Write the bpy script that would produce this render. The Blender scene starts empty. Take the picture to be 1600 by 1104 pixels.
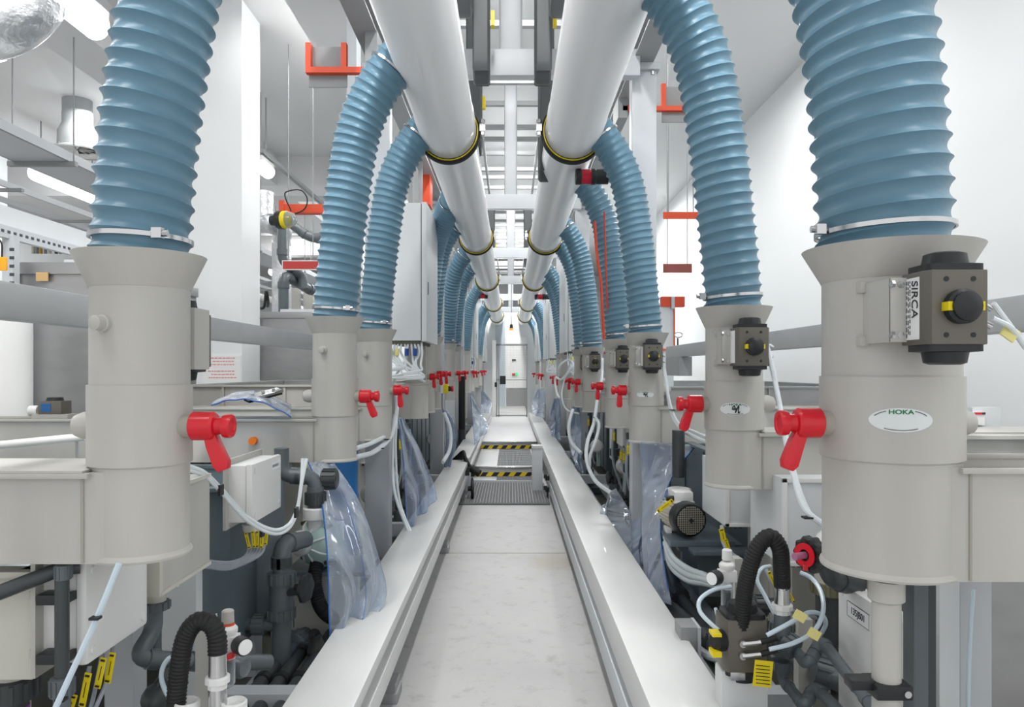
import bpy, bmesh, math, random
from mathutils import Vector, Matrix
R = math.radians
random.seed(7)
SC = bpy.context.scene
C = SC.collection
EYE = 1.58            # eye height above the aisle floor, metres
FPX = 1150.0          # focal length in pixels of the 1600 px wide frame

# ---------------------------------------------------------------- camera
cam_d = bpy.data.cameras.new('camera'); cam = bpy.data.objects.new('camera', cam_d); C.objects.link(cam)
cam.location = (0, 0, EYE); cam.rotation_euler = (R(90), 0, 0)
cam_d.sensor_width = 36; cam_d.lens = FPX / 1600 * 36
cam_d.shift_x = 2 / 1600; cam_d.shift_y = 25 / 1600
cam_d.clip_start = .05; cam_d.clip_end = 200
SC.camera = cam
# ---------------------------------------------------------------- light
w = bpy.data.worlds.new('world'); SC.world = w; w.use_nodes = True
w.node_tree.nodes['Background'].inputs[0].default_value = (.97, .98, 1, 1)
w.node_tree.nodes['Background'].inputs[1].default_value = .85
SC.view_settings.view_transform = 'Standard'; SC.view_settings.look = 'None'
SC.view_settings.gamma = 1; SC.view_settings.use_curve_mapping = False
SC.view_settings.exposure = 0.32
SC.render.film_transparent = False
LAMP_POWER = 105.0
def ceiling_area(x, y, z, sx, sy, power, name='lamp_light'):
    d = bpy.data.lights.new(name, 'AREA'); d.shape = 'RECTANGLE'; d.size = sx; d.size_y = sy; d.energy = power
    d.color = (1.0, .995, .985)
    o = bpy.data.objects.new(name, d); o.location = (x, y, z); C.objects.link(o); return o
for (lx, ly, s) in [(0, 1.2, 1.6), (0, 7, 1.0), (0, 13, 1.2), (0, 19, 1.8), (0, 23.5, 2.6),
                  (2.6, 1.5, .6), (2.6, 9, .6), (2.6, 18, 1.2),
                  (-2.4, 1.5, .75), (-2.4, 9, .7), (-2.4, 18, 1.5),
                  (-6.3, 4, .7), (-6.3, 12, .8), (-6.3, 20, .8), (-10, 8, .8), (-10, 18, .8)]:
    ceiling_area(lx, ly, 5.6, .3 if lx == 0 else .5, 3.0, LAMP_POWER * s)

# ---------------------------------------------------------------- materials
def s2l(c):
    return tuple(((v / 255) / 12.92 if v / 255 <= .04045 else ((v / 255 + .055) / 1.055) ** 2.4) for v in c)
MATS = {}
def mat(name, rgb, rough=.5, metal=0, noise=0.0, scale=6, bump=0.0, bscale=40, coat=0, emit=0, stretch=None, trans=0, ior=1.45, spec=.5, alt=None):
    if name in MATS: return MATS[name]
    m = bpy.data.materials.new(name); m.use_nodes = True; nt = m.node_tree; b = nt.nodes['Principled BSDF']
    col = s2l(rgb) + (1,)
    b.inputs['Base Color'].default_value = col
    b.inputs['Roughness'].default_value = rough; b.inputs['Metallic'].default_value = metal
    b.inputs['Coat Weight'].default_value = coat; b.inputs['IOR'].default_value = ior
    b.inputs['Specular IOR Level'].default_value = spec
    b.inputs['Transmission Weight'].default_value = trans
    if emit:
        b.inputs['Emission Color'].default_value = col; b.inputs['Emission Strength'].default_value = emit
    if noise or bump:
        tc = nt.nodes.new('ShaderNodeTexCoord'); mp = nt.nodes.new('ShaderNodeMapping')
        nt.links.new(tc.outputs['Object'], mp.inputs[0])
        if stretch: mp.inputs['Scale'].default_value = stretch
    if noise:
        n = nt.nodes.new('ShaderNodeTexNoise'); n.inputs['Scale'].default_value = scale; n.inputs['Detail'].default_value = 6
        nt.links.new(mp.outputs[0], n.inputs['Vector'])
        r = nt.nodes.new('ShaderNodeValToRGB'); r.color_ramp.elements[0].position = .3; r.color_ramp.elements[1].position = .7
        r.color_ramp.elements[0].color = (alt and s2l(alt) + (1,)) or tuple(v * (1 - noise) for v in col[:3]) + (1,)
        r.color_ramp.elements[1].color = col
        nt.links.new(n.outputs['Fac'], r.inputs[0]); nt.links.new(r.outputs[0], b.inputs['Base Color'])
    if bump:
        n2 = nt.nodes.new('ShaderNodeTexNoise'); n2.inputs['Scale'].default_value = bscale; n2.inputs['Detail'].default_value = 4
        nt.links.new(mp.outputs[0], n2.inputs['Vector'])
        bp = nt.nodes.new('ShaderNodeBump'); bp.inputs['Strength'].default_value = bump; bp.inputs['Distance'].default_value = .02
        nt.links.new(n2.outputs['Fac'], bp.inputs['Height']); nt.links.new(bp.outputs[0], b.inputs['Normal'])
    MATS[name] = m; return m
def film(name, tint, gloss=.25, rough=.08):
    m = bpy.data.materials.new(name); m.use_nodes = True; nt = m.node_tree; nt.nodes.clear()
    out = nt.nodes.new('ShaderNodeOutputMaterial'); mx = nt.nodes.new('ShaderNodeMixShader')
    t = nt.nodes.new('ShaderNodeBsdfTransparent'); t.inputs[0].default_value = s2l(tint) + (1,)
    p = nt.nodes.new('ShaderNodeBsdfPrincipled'); p.inputs['Base Color'].default_value = s2l((214, 220, 227)) + (1,)
    p.inputs['Roughness'].default_value = rough; p.inputs['Coat Weight'].default_value = .6; p.inputs['IOR'].default_value = 1.6
    tc = nt.nodes.new('ShaderNodeTexCoord'); n2 = nt.nodes.new('ShaderNodeTexNoise'); n2.inputs['Scale'].default_value = 3.2; n2.inputs['Distortion'].default_value = .9; n2.inputs['Detail'].default_value = 1
    mp = nt.nodes.new('ShaderNodeMapping'); mp.inputs['Scale'].default_value = (1.4, 1.4, .6); nt.links.new(tc.outputs['Object'], mp.inputs[0]); nt.links.new(mp.outputs[0], n2.inputs['Vector'])
    bp = nt.nodes.new('ShaderNodeBump'); bp.inputs['Strength'].default_value = .9; bp.inputs['Distance'].default_value = .10; nt.links.new(n2.outputs['Fac'], bp.inputs['Height']); nt.links.new(bp.outputs[0], p.inputs['Normal'])
    p.inputs['Metallic'].default_value = .0; p.inputs['Specular IOR Level'].default_value = .9
    lw = nt.nodes.new('ShaderNodeLayerWeight'); nt.links.new(bp.outputs[0], lw.inputs['Normal']); lw.inputs['Blend'].default_value = .35
    mr = nt.nodes.new('ShaderNodeMapRange'); mr.inputs['To Min'].default_value = gloss; mr.inputs['To Max'].default_value = .85
    nt.links.new(lw.outputs['Facing'], mr.inputs['Value']); nt.links.new(mr.outputs[0], mx.inputs[0])
    nt.links.new(t.outputs[0], mx.inputs[1]); nt.links.new(p.outputs[0], mx.inputs[2]); nt.links.new(mx.outputs[0], out.inputs[0])
    MATS[name] = m; return m
PP = mat('pp_grey', (194, 192, 186), .42, noise=.13, scale=3.6, stretch=(1.6, 1.6, .22), bump=.02, bscale=60)
PPD = mat('pp_weld', (168, 164, 154), .5)
HOSE = mat('hose_blue', (103, 140, 160), .36, noise=.06, scale=5, bump=.10, bscale=26, coat=.0, stretch=(1, 1, 1.6))
WPIPE = mat('pipe_white', (246, 246, 247), .3, noise=.04, scale=1.5, coat=.25, stretch=(1, .3, 1))
STEEL = mat('steel_paint', (196, 200, 204), .38, noise=.05, scale=3)
STEELD = mat('steel_paint_dark', (150, 152, 153), .45, noise=.08, scale=3)
RAIL = mat('rail_paint', (214, 215, 214), .38, noise=.12, scale=2.2, stretch=(2, .6, 1), coat=.1)
RED = mat('red_plastic', (214, 20, 38), .33, coat=.2)
DRED = mat('dull_red', (168, 62, 52), .6)
ORANGE = mat('orange_paint', (226, 80, 44), .45)
BLACK = mat('black_plastic', (38, 40, 42), .42)
RUBBER = mat('black_rubber', (30, 30, 31), .6, bump=.1, bscale=80)
FESTOON = mat('festoon_grey', (78, 82, 84), .42, noise=.1)
YELLOW = mat('yellow_plastic', (238, 214, 20), .4)
BRONZE = mat('actuator_grey', (112, 108, 100), .42, metal=.35, noise=.05)
WHITEP = mat('white_plastic', (232, 232, 230), .38)
CAB = mat('cabinet_paint', (218, 222, 224), .34, noise=.03)
TUBEW = mat('white_tube', (226, 233, 236), .3, coat=.2)
TUBEB = mat('pale_blue_tube', (204, 220, 230), .25, coat=.3)
PVC = mat('pvc_slate', (98, 106, 110), .35, noise=.12, scale=8)
PVCD = mat('pvc_dark', (68, 72, 74), .38, noise=.12, scale=8)
TANKD = mat('slate_tank', (100, 113, 120), .32, noise=.15, scale=2)
CHROME = mat('bright_metal', (205, 205, 205), .22, metal=1)
INOX = mat('brushed_stainless', (172, 172, 172), .42, metal=.75, noise=.14, scale=3, stretch=(1, 1, 3))
PILLAR = mat('white_paint', (236, 238, 239), .6)
WALLM = mat('wall_paint', (238, 240, 241), .7, noise=.02, scale=.8)
CEIL = mat('ceiling_paint', (226, 226, 226), .6, noise=.04, scale=.5)
FLOORM = mat('concrete_floor', (176, 176, 175), .42, noise=.14, scale=1.4, bump=.03, bscale=25)
GLOW = mat('lamp_glow', (250, 253, 255), .5, emit=9)
FOIL = mat('foil', (214, 216, 218), .28, metal=.9, bump=.9, bscale=14)
BLUE = mat('blue_plastic', (20, 100, 165), .35)
NAVY = mat('blue_fitting', (26, 70, 150), .4)
EDGEB = mat('blue_edge', (40, 96, 170), .35)
GREENP = mat('pale_green_plastic', (186, 212, 203), .3, coat=.3)
GREEN = mat('green_band', (20, 150, 70), .5)
ORG = mat('orange_cap', (228, 118, 24), .5)
INK = mat('ink', (45, 48, 52), .6)
INKG = mat('green_ink', (20, 120, 70), .6)
INKR = mat('red_ink', (225, 120, 120), .6)
PAPER = mat('paper', (240, 241, 240), .6)
TAPE = mat('masking_tape', (238, 228, 150), .6)
BEIGE = mat('pp_beige', (205, 203, 192), .45, noise=.06)
PURPLE = mat('purple_band', (170, 80, 170), .5)
AMBER = mat('amber_lens', (255, 150, 40), .3, emit=.6)
LENSR = mat('red_lens', (200, 20, 50), .25, coat=.5)
FILM = film('clear_sheet', (228, 236, 246), .16, .07)
FILMB = film('blue_sheet', (206, 219, 238), .16, .08)
GLASS = film('glass_clear', (232, 238, 240), .12, .03)
def hazard():
    m = bpy.data.materials.new('hazard_stripes'); m.use_nodes = True; nt = m.node_tree; b = nt.nodes['Principled BSDF']
    tc = nt.nodes.new('ShaderNodeTexCoord'); sp = nt.nodes.new('ShaderNodeSeparateXYZ'); nt.links.new(tc.outputs['Object'], sp.inputs[0])
    a = nt.nodes.new('ShaderNodeMath'); a.operation = 'ADD'; nt.links.new(sp.outputs[0], a.inputs[0])
    k = nt.nodes.new('ShaderNodeMath'); k.operation = 'MULTIPLY'; k.inputs[1].default_value = -.8; nt.links.new(sp.outputs[2], k.inputs[0])
    nt.links.new(k.outputs[0], a.inputs[1])
    f = nt.nodes.new('ShaderNodeMath'); f.operation = 'MULTIPLY'; f.inputs[1].default_value = 6.2; nt.links.new(a.outputs[0], f.inputs[0])
    fr = nt.nodes.new('ShaderNodeMath'); fr.operation = 'FRACT'; nt.links.new(f.outputs[0], fr.inputs[0])
    g = nt.nodes.new('ShaderNodeMath'); g.operation = 'GREATER_THAN'; g.inputs[1].default_value = .5; nt.links.new(fr.outputs[0], g.inputs[0])
    mx = nt.nodes.new('ShaderNodeMix'); mx.data_type = 'RGBA'; nt.links.new(g.outputs[0], mx.inputs[0])
    mx.inputs[6].default_value = s2l((30, 30, 30)) + (1,); mx.inputs[7].default_value = s2l((238, 205, 30)) + (1,)
    nt.links.new(mx.outputs[2], b.inputs['Base Color']); b.inputs['Roughness'].default_value = .5
    return m
HAZ = hazard()
def floor_material():
    # concrete with its own stains, hairline joint and trowel mottling
    m = FLOORM; nt = m.node_tree; b = nt.nodes['Principled BSDF']
    src = b.inputs['Base Color'].links[0].from_socket
    tc = nt.nodes.new('ShaderNodeTexCoord')
    n = nt.nodes.new('ShaderNodeTexNoise'); n.inputs['Scale'].default_value = 9; n.inputs['Detail'].default_value = 10; n.inputs['Roughness'].default_value = .75
    nt.links.new(tc.outputs['Object'], n.inputs['Vector'])
    r = nt.nodes.new('ShaderNodeValToRGB'); r.color_ramp.elements[0].position = .30; r.color_ramp.elements[1].position = .47
    r.color_ramp.elements[0].color = (.55, .54, .52, 1); r.color_ramp.elements[1].color = (1, 1, 1, 1)
    nt.links.new(n.outputs['Fac'], r.inputs[0])
    mx = nt.nodes.new('ShaderNodeMix'); mx.data_type = 'RGBA'; mx.blend_type = 'MULTIPLY'; mx.inputs[0].default_value = .6
    nt.links.new(src, mx.inputs[6]); nt.links.new(r.outputs[0], mx.inputs[7])
    # one brownish dried puddle stain by the right rail
    vd = nt.nodes.new('ShaderNodeVectorMath'); vd.operation = 'MULTIPLY_ADD'
    vd.inputs[1].default_value = (1 / .22, 1 / .34, 0); vd.inputs[2].default_value = (-.36 / .22, -6.05 / .34, 0)
    gm = nt.nodes.new('ShaderNodeNewGeometry'); nt.links.new(gm.outputs['Position'], vd.inputs[0])
    ln = nt.nodes.new('ShaderNodeVectorMath'); ln.operation = 'LENGTH'; nt.links.new(vd.outputs[0], ln.inputs[0])
    ad = nt.nodes.new('ShaderNodeMath'); ad.operation = 'MULTIPLY_ADD'; ad.inputs[1].default_value = 1.6; nt.links.new(n.outputs['Fac'], ad.inputs[0]); nt.links.new(ln.outputs['Value'], ad.inputs[2])
    rm = nt.nodes.new('ShaderNodeMapRange'); rm.inputs['From Min'].default_value = 1.35; rm.inputs['From Max'].default_value = 1.9; rm.inputs['To Min'].default_value = .55; rm.inputs['To Max'].default_value = 0
    nt.links.new(ad.outputs[0], rm.inputs['Value'])
    m2 = nt.nodes.new('ShaderNodeMix'); m2.data_type = 'RGBA'; nt.links.new(rm.outputs[0], m2.inputs[0]); nt.links.new(mx.outputs[2], m2.inputs[6]); m2.inputs[7].default_value = s2l((158, 150, 132)) + (1,)
    nt.links.new(m2.outputs[2], b.inputs['Base Color'])
floor_material()

# ---------------------------------------------------------------- mesh helpers
def P(px, py, Z):
    "world point seen at a pixel of the photograph at depth Z"
    return Vector(((px - 798) * Z / FPX, Z, EYE - (py - 577) * Z / FPX))
def spline(pts, n=8):
    pts = [Vector(p) for p in pts]
    if len(pts) < 3:
        return [pts[0].lerp(pts[-1], i / n) for i in range(n + 1)]
    q = [pts[0] * 2 - pts[1]] + pts + [pts[-1] * 2 - pts[-2]]; out = []
    for i in range(1, len(q) - 2):
        p0, p1, p2, p3 = q[i - 1], q[i], q[i + 1], q[i + 2]
        for k in range(n):
            t = k / n
            out.append(.5 * ((2 * p1) + (p2 - p0) * t + (2 * p0 - 5 * p1 + 4 * p2 - p3) * t * t + (3 * p1 - p0 - 3 * p2 + p3) * t ** 3))
    out.append(pts[-1]); return out
def basis(d):
    d = Vector(d).normalized(); u = Vector((0, 0, 1)) if abs(d.z) < .9 else Vector((0, 1, 0))
    a = d.cross(u).normalized(); b = d.cross(a).normalized(); return d, a, b
def frames(pts):
    d, a, b = basis(pts[1] - pts[0]); res = []
    for i, p in enumerate(pts):
        t = (pts[min(i + 1, len(pts) - 1)] - pts[max(i - 1, 0)]).normalized()
        a = (a - t * a.dot(t)).normalized(); b = t.cross(a); res.append((p, t, a, b))
    return res
class MB:
    def __init__(s): s.v = []; s.f = []
    def box(s, x0, x1, y0, y1, z0, z1):
        n = len(s.v)
        s.v += [Vector(p) for p in [(x0, y0, z0), (x1, y0, z0), (x1, y1, z0), (x0, y1, z0), (x0, y0, z1), (x1, y0, z1), (x1, y1, z1), (x0, y1, z1)]]
        s.f += [tuple(n + i for i in q) for q in [(3, 2, 1, 0), (4, 5, 6, 7), (0, 1, 5, 4), (1, 2, 6, 5), (2, 3, 7, 6), (3, 0, 4, 7)]]
        return s
    def obox(s, c, size, m=None):
        n = len(s.v); hx, hy, hz = [k / 2 for k in size]; s.box(-hx, hx, -hy, hy, -hz, hz)
        for i in range(n, len(s.v)):
            s.v[i] = (m @ s.v[i] if m else s.v[i]) + Vector(c)
        return s
    def ring(s, c, a, b, r, n):
        k = len(s.v)
        for i in range(n):
            t = 2 * math.pi * i / n; s.v.append(c + a * (math.cos(t) * r) + b * (math.sin(t) * r))
        return k
    def join(s, k0, k1, n):
        for i in range(n):
            j = (i + 1) % n; s.f.append((k0 + i, k0 + j, k1 + j, k1 + i))
    def lathe(s, prof, p0, axis, n=32, cap0=True, cap1=True):
        d, a, b = basis(axis); ks = []
        for (r, t) in prof: ks.append(s.ring(Vector(p0) + d * t, a, b, max(r, 1e-4), n))
        for i in range(len(ks) - 1): s.join(ks[i], ks[i + 1], n)
        if cap0: s.f.append(tuple(ks[0] + i for i in range(n))[::-1])
        if cap1: s.f.append(tuple(ks[-1] + i for i in range(n)))
        return s
    def cyl(s, p0, p1, r, r1=None, n=20):
        p0 = Vector(p0); p1 = Vector(p1); return s.lathe([(r, 0), (r if r1 is None else r1, (p1 - p0).length)], p0, p1 - p0, n)
    def tube(s, pts, r, n=10, seg=8, smooth=True, rf=None):
        q = spline(pts, seg) if smooth else [Vector(p) for p in pts]; ks = []
        fr = frames(q)
        for i, (p, t, a, b) in enumerate(fr): ks.append(s.ring(p, a, b, r if rf is None else rf(i / (len(q) - 1), i), n))
        for i in range(len(ks) - 1): s.join(ks[i], ks[i + 1], n)
        s.f.append(tuple(ks[0] + i for i in range(n))[::-1]); s.f.append(tuple(ks[-1] + i for i in range(n)))
        return s
    def grid(s, fn, nu, nv):
        k = len(s.v)
        for i in range(nu + 1):
            for j in range(nv + 1): s.v.append(Vector(fn(i / nu, j / nv)))
        for i in range(nu):
            for j in range(nv):
                q = k + i * (nv + 1) + j; s.f.append((q, q + 1, q + nv + 2, q + nv + 1))
        return s
    def sphere(s, c, r, n=16, sq=1):
        prof = [(r * math.sin(math.pi * i / 8), -r * sq * math.cos(math.pi * i / 8)) for i in range(9)]
        return s.lathe(prof, c, (0, 0, 1), n)
    def prism(s, poly, axis_vec):
        "poly: list of 3-D points; extruded by axis_vec"
        n = len(s.v); k = len(poly); s.v += [Vector(p) for p in poly] + [Vector(p) + Vector(axis_vec) for p in poly]
        s.f.append(tuple(range(n, n + k))[::-1]); s.f.append(tuple(range(n + k, n + 2 * k)))
        for i in range(k):
            j = (i + 1) % k; s.f.append((n + i, n + j, n + k + j, n + k + i))
        return s
    def build(s, name, m, parent=None, bevel=0, ang=35, thick=0, kind=None, label=None, off=None):
        me = bpy.data.meshes.new(name)
        if parent is not None:
            off = Vector((0, 0, 0)); q = parent
            while q is not None: off = off + q.location; q = q.parent
        elif off is None:
            lo = Vector([min(v[i] for v in s.v) for i in range(3)]); hi = Vector([max(v[i] for v in s.v) for i in range(3)])
            off = Vector(((lo.x + hi.x) / 2, (lo.y + hi.y) / 2, lo.z))
        me.from_pydata([v - off for v in s.v], [], s.f)
        bm = bmesh.new(); bm.from_mesh(me)
        bmesh.ops.recalc_face_normals(bm, faces=bm.faces)
        if bevel:
            es = [e for e in bm.edges if len(e.link_faces) == 2 and e.calc_face_angle(0) > .6]
            bmesh.ops.bevel(bm, geom=es, offset=bevel, segments=2, affect='EDGES', profile=.7, clamp_overlap=True)
        bm.to_mesh(me); bm.free()
        me.shade_smooth(); me.set_sharp_from_angle(angle=R(ang))
        me.materials.append(m)
        o = bpy.data.objects.new(name, me); C.objects.link(o)
        if parent is not None: o.parent = parent
        else: o.location = off
        if thick:
            md = o.modifiers.new('solid', 'SOLIDIFY'); md.thickness = thick; md.offset = 0
        if kind: o['kind'] = kind
        if label: o['label'] = label
        return o
def tag(o, label, cat, group=None, kind=None):
    o['label'] = label; o['category'] = cat
    if group: o['group'] = group
    if kind: o['kind'] = kind
    return o
def thing(name, loc, label, cat, group=None):
    o = bpy.data.objects.new(name, None); o.location = Vector(loc); o.empty_display_size = .05; C.objects.link(o)
    return tag(o, label, cat, group)
def kids(o): return [c for c in bpy.data.objects if c.parent == o]
def copy_tree(o, parent=None):
    c = o.copy(); C.objects.link(c); c.parent = parent
    for k in kids(o): copy_tree(k, c)
    return c
def B(*a): return MB().box(*a)
def struct(mb, name, m, **k):
    o = mb.build(name, m, **k); o['kind'] = 'structure'; return o
_fonts = {}
def text_mesh(txt, size, m, name, loc, rot, parent, depth=.0006, sx=1.0, shear=0.0):
    cu = bpy.data.curves.new('tmp', 'FONT'); cu.body = txt; cu.size = size; cu.extrude = depth; cu.align_x = 'CENTER'; cu.align_y = 'CENTER'; cu.shear = shear
    t = bpy.data.objects.new('tmp', cu); C.objects.link(t)
    dg = bpy.context.evaluated_depsgraph_get(); me = bpy.data.meshes.new_from_object(t.evaluated_get(dg))
    bpy.data.objects.remove(t); me.materials.clear(); me.materials.append(m)
    off = Vector((0, 0, 0)); q = parent
    while q is not None: off = off + q.location; q = q.parent
    mm = Matrix.Translation(Vector(loc) - off) @ rot.to_4x4() @ Matrix.Diagonal((sx, 1, 1, 1))
    me.transform(mm); o = bpy.data.objects.new(name, me); C.objects.link(o); o.parent = parent; return o
ROT_CAM = Matrix.Rotation(R(90), 3, 'X')                      # text upright, facing -y (the camera)
ROT_LEFT = Matrix.Rotation(R(-90), 3, 'Z') @ ROT_CAM          # text upright, facing -x
ROT_RIGHT = Matrix.Rotation(R(90), 3, 'Z') @ ROT_CAM          # text upright, facing +x

# ================================================================ the room
struct(B(-13, 4.0, -3, 10.2, -.2, 0), 'floor', FLOORM)
CZ = 5.78
struct(B(-13, 4.2, -3, 34, CZ, CZ + .2), 'ceiling', CEIL)
struct(B(4.0, 4.2, -3, 34, -.2, CZ), 'wall_right', WALLM)
struct(B(-13.2, -13, -3, 34, -.2, CZ), 'wall_left', WALLM)
struct(B(-13, 4.0, 33, 33.2, -.2, CZ), 'wall_back', WALLM)
struct(B(-13, 4.0, 10.2, 34, -.2, -.001), 'trim_1', FLOORM)
# ceiling downstands (left bay) running along and across the hall
for i, a in enumerate([(-5.2, -4.6, -3, 33, 5.2, CZ), (-2.35, -1.75, 5.5, 33, 5.42, CZ), (-13, -2.6, 14.5, 15.0, 5.0, CZ), (-13, -2.6, 22, 22.5, 5.0, CZ)]):
    struct(B(*a), 'trim_%d' % (i + 2), CEIL)
PX = -3.05
pil = struct(B(PX - .62, PX, 8.35, 8.95, 0, CZ), 'trim_6', PILLAR)
struct(B(-9.9, -9.3, 13, 13.6, 0, CZ), 'trim_7', PILLAR)
for k, y in enumerate([15.2, 22.0]):
    struct(B(PX - .62, PX, y, y + .6, 0, CZ), 'trim_%d' % (8 + k), PILLAR)

struct(B(-.62, .47, 6.33, 6.338, .0, .0015), 'trim_10', mat('joint_dark', (120, 118, 114), .7))
# ---- steps and raised platform in the aisle
H1, H2, H3 = .045, .183, .307
st = thing('aisle_step', (0, 10.2, 0), 'low step with grating tread and hazard tape where the aisle floor rises', 'step')
MB().box(-.62, .36, 10.2, 10.62, 0, H1).build('tread_base', STEEL, st, bevel=.004)
MB().box(-.64, .36, 10.58, 12.99, 0, H2).build('upper_tread', RAIL, st, bevel=.004)
def grating(x0, x1, y0, y1, z, name, parent, dx=.022, dy=.06, m=STEELD):
    g = MB()
    x = x0
    while x < x1: g.box(x, x + .006, y0, y1, z - .012, z + .004); x += dx
    y = y0
    while y < y1: g.box(x0, x1, y, y + .006, z - .012, z + .004); y += dy
    return g.build(name, m, parent)
DK = mat('drain_dark', (58, 62, 64), .6)
MB().box(-.2, .34, 10.23, 10.57, H1 + .0005, H1 + .002).build('grating_dark_sheet', DK, st)  # added dark sheets; the dark between the step grating bars is their colour
MB().box(-.2, .34, 10.71, 12.91, H2 + .0005, H2 + .002).build('grating_dark_sheet', DK, st)
grating(-.2, .33, 10.24, 10.56, H1 + .004, 'grating', st)
grating(-.2, .33, 10.72, 12.9, H2 + .004, 'grating', st, dy=.3)
MB().box(-.60, .35, 10.565, 10.58, H1 + .005, H1 + .06).build('hazard_tape', HAZ, st)
MB().box(-.64, .37, 10.54, 10.6, H2 - .012, H2 + .003).build('nosing', CHROME, st, bevel=.003)
pf = thing('raised_platform', (0, 13, 0), 'raised metal platform of the far aisle with hazard tape on its front edge', 'platform')
MB().box(-.66, .46, 12.99, 19.75, 0, H3).build('deck', mat('deck_plate', (205, 205, 206), .4, noise=.1, scale=4), pf, bevel=.004)
MB().box(-.60, .36, 12.975, 12.99, H2 + .002, H2 + .06).build('hazard_tape', HAZ, pf)
MB().box(-.66, .46, 12.95, 13.02, H3 - .01, H3 + .003).build('nosing', CHROME, pf, bevel=.003)
# floor grating in front of step
g0 = thing('floor_grating', (0, 9.2, 0), 'dark metal drain grating set across the aisle floor before the step', 'grating')
MB().box(-.62, .46, 8.58, 10.19, .001, .006).build('drain_pan', DK, g0)
grating(-.61, .45, 8.59, 10.18, .02, 'grate', g0, dx=.035, dy=.04, m=STEELD)

# ---- aisle rails
def beam_run(mb, x0, x1, y0, y1, z0, z1): return mb.box(x0, x1, y0, y1, z0, z1)
lr = thing('aisle_rail', (-.65, 2, 0), 'pale grey steel double rail along the left side of the aisle, stained on top', 'rail', None)
B(-.776, -.53, .8, 9.3, .385, .44).build('top_beam', RAIL, lr, bevel=.012)
B(-.62, -.535, .8, 9.25, .20, .30).build('lower_beam', RAIL, lr, bevel=.008)
y = 1.3
while y < 9.2:
    B(-.60, -.585, y, y + .03, .295, .39).build('spacer', BLACK, lr); y += .55
for y in (1.6, 3.55, 6.4, 8.9):
    f = B(-.66, -.535, y - .08, y + .08, .0, .05).build('foot', STEELD, lr, bevel=.006)
    MB().box(-.65, -.545, y - .07, y + .07, .05, .09).cyl((-.6, y, .09), (-.6, y, .2), .012, n=10).build('adjuster', STEELD, f)
lr2 = thing('aisle_rail', (-.65, 9.5, 0), 'far continuation of the left aisle rail beside the steps and platform', 'rail')
B(-.776, -.53, 9.5, 19.4, .385, .44).build('top_beam', RAIL, lr2, bevel=.01)
B(-.62, -.50, 9.5, 19.4, .31, .36).build('lower_beam', RAIL, lr2, bevel=.006)
y = 9.8
while y < 19:
    B(-.60, -.585, y, y + .03, .355, .39).build('spacer', BLACK, lr2); y += .9
B(-.60, -.52, 9.5, 9.58, 0, .39).build('foot', STEEL, lr2, bevel=.004)
rr = thing('aisle_rail', (.6, 2, 0), 'bright pale grey box rail along the right side of the aisle', 'rail')
B(.47, .755, .8, 19.4, .27, .44).build('top_beam', RAIL, rr, bevel=.022)
B(.47, .56, .8, 9.4, .09, .215).build('lower_beam', STEEL, rr, bevel=.008)
for y in (1.3, 4.1, 6.9, 9.2):
    B(.5, .6, y, y + .08, 0, .275).build('foot', STEEL, rr)
ep = thing('end_post', (.345, 9.55, 0), 'square grey steel end post at the foot of the steps beside the right rail', 'post')
B(.275, .41, 9.5, 9.64, 0, .56).build('shaft', STEEL, ep, bevel=.005)
B(.27, .415, 9.49, 9.65, .56, .60).build('cap', RAIL, ep, bevel=.004)

# ================================================================ overhead steel
XB = 1.03
for s, side in ((-1, 'left'), (1, 'right')):
    b = thing('overhead_beam', (s * .95, 2, 3.83), 'long grey steel beam running over the %s row of blue hoses' % side, 'beam')
    B(s * .97 - .075, s * .97 + .075, 1.0, 33, 3.83, 3.845).build('lower_flange', STEELD, b)
    B(s * .97 - .01, s * .97 + .01, 1.0, 33, 3.845, 4.0).build('web', STEELD, b)
    B(s * .97 - .075, s * .97 + .075, 1.0, 33, 4.0, 4.015).build('upper_flange', STEELD, b)
CBY = [5.28, 9.66, 13.9, 18.1, 22.4, 27.0]
nm = ['nearest', 'second', 'third', 'fourth', 'fifth', 'sixth']
for i, y in enumerate(CBY):
    for s, side in ((-1, 'left'), (1, 'right')):
        p = thing('support_post', (s * .99, y, 0), '%s square pale steel post under the %s overhead beam' % (nm[i], side), 'post', 'steel posts along both rows')
        yy = y + (.14 if i == 0 or s < 0 else .42)
        B(s * .985 - .09, s * .985 + .09, yy, yy + .14, 0, 3.78).build('shaft', STEEL, p, bevel=.01)
        B(s * .985 - .11, s * .985 + .11, yy - .03, yy + .17, 3.78, 3.83).build('head_plate', STEEL, p, bevel=.004)
        bo = MB()
        for dx in (-.06, .06): bo.cyl((s * .985 + dx, yy + .0, 3.75), (s * .985 + dx, yy, 3.79), .014, n=6)
        bo.build('bolt', CHROME, p)
    cb = thing('cross_beam', (0, y, 3.84), '%s grey box beam spanning between the overhead beams above the white pipes' % nm[i], 'beam', 'overhead cross beams')
    B(-.93, .93, y, y + .1, 3.69, 3.88).build('tube', STEEL, cb, bevel=.006)
    h = thing('hanger_post', (0, y, 3.9), '%s vertical steel hanger from ceiling to the cross beam' % nm[i], 'post', 'ceiling hangers over the aisle')
    B(-.073, .073, y + .03, y + .17, 3.88, CZ).build('web', STEEL, h, bevel=.004)
    fl = MB(); fl.box(-.085, -.073, y + .02, y + .18, 3.88, CZ); fl.box(.073, .085, y + .02, y + .18, 3.88, CZ); fl.build('flange', STEELD, h)

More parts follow.
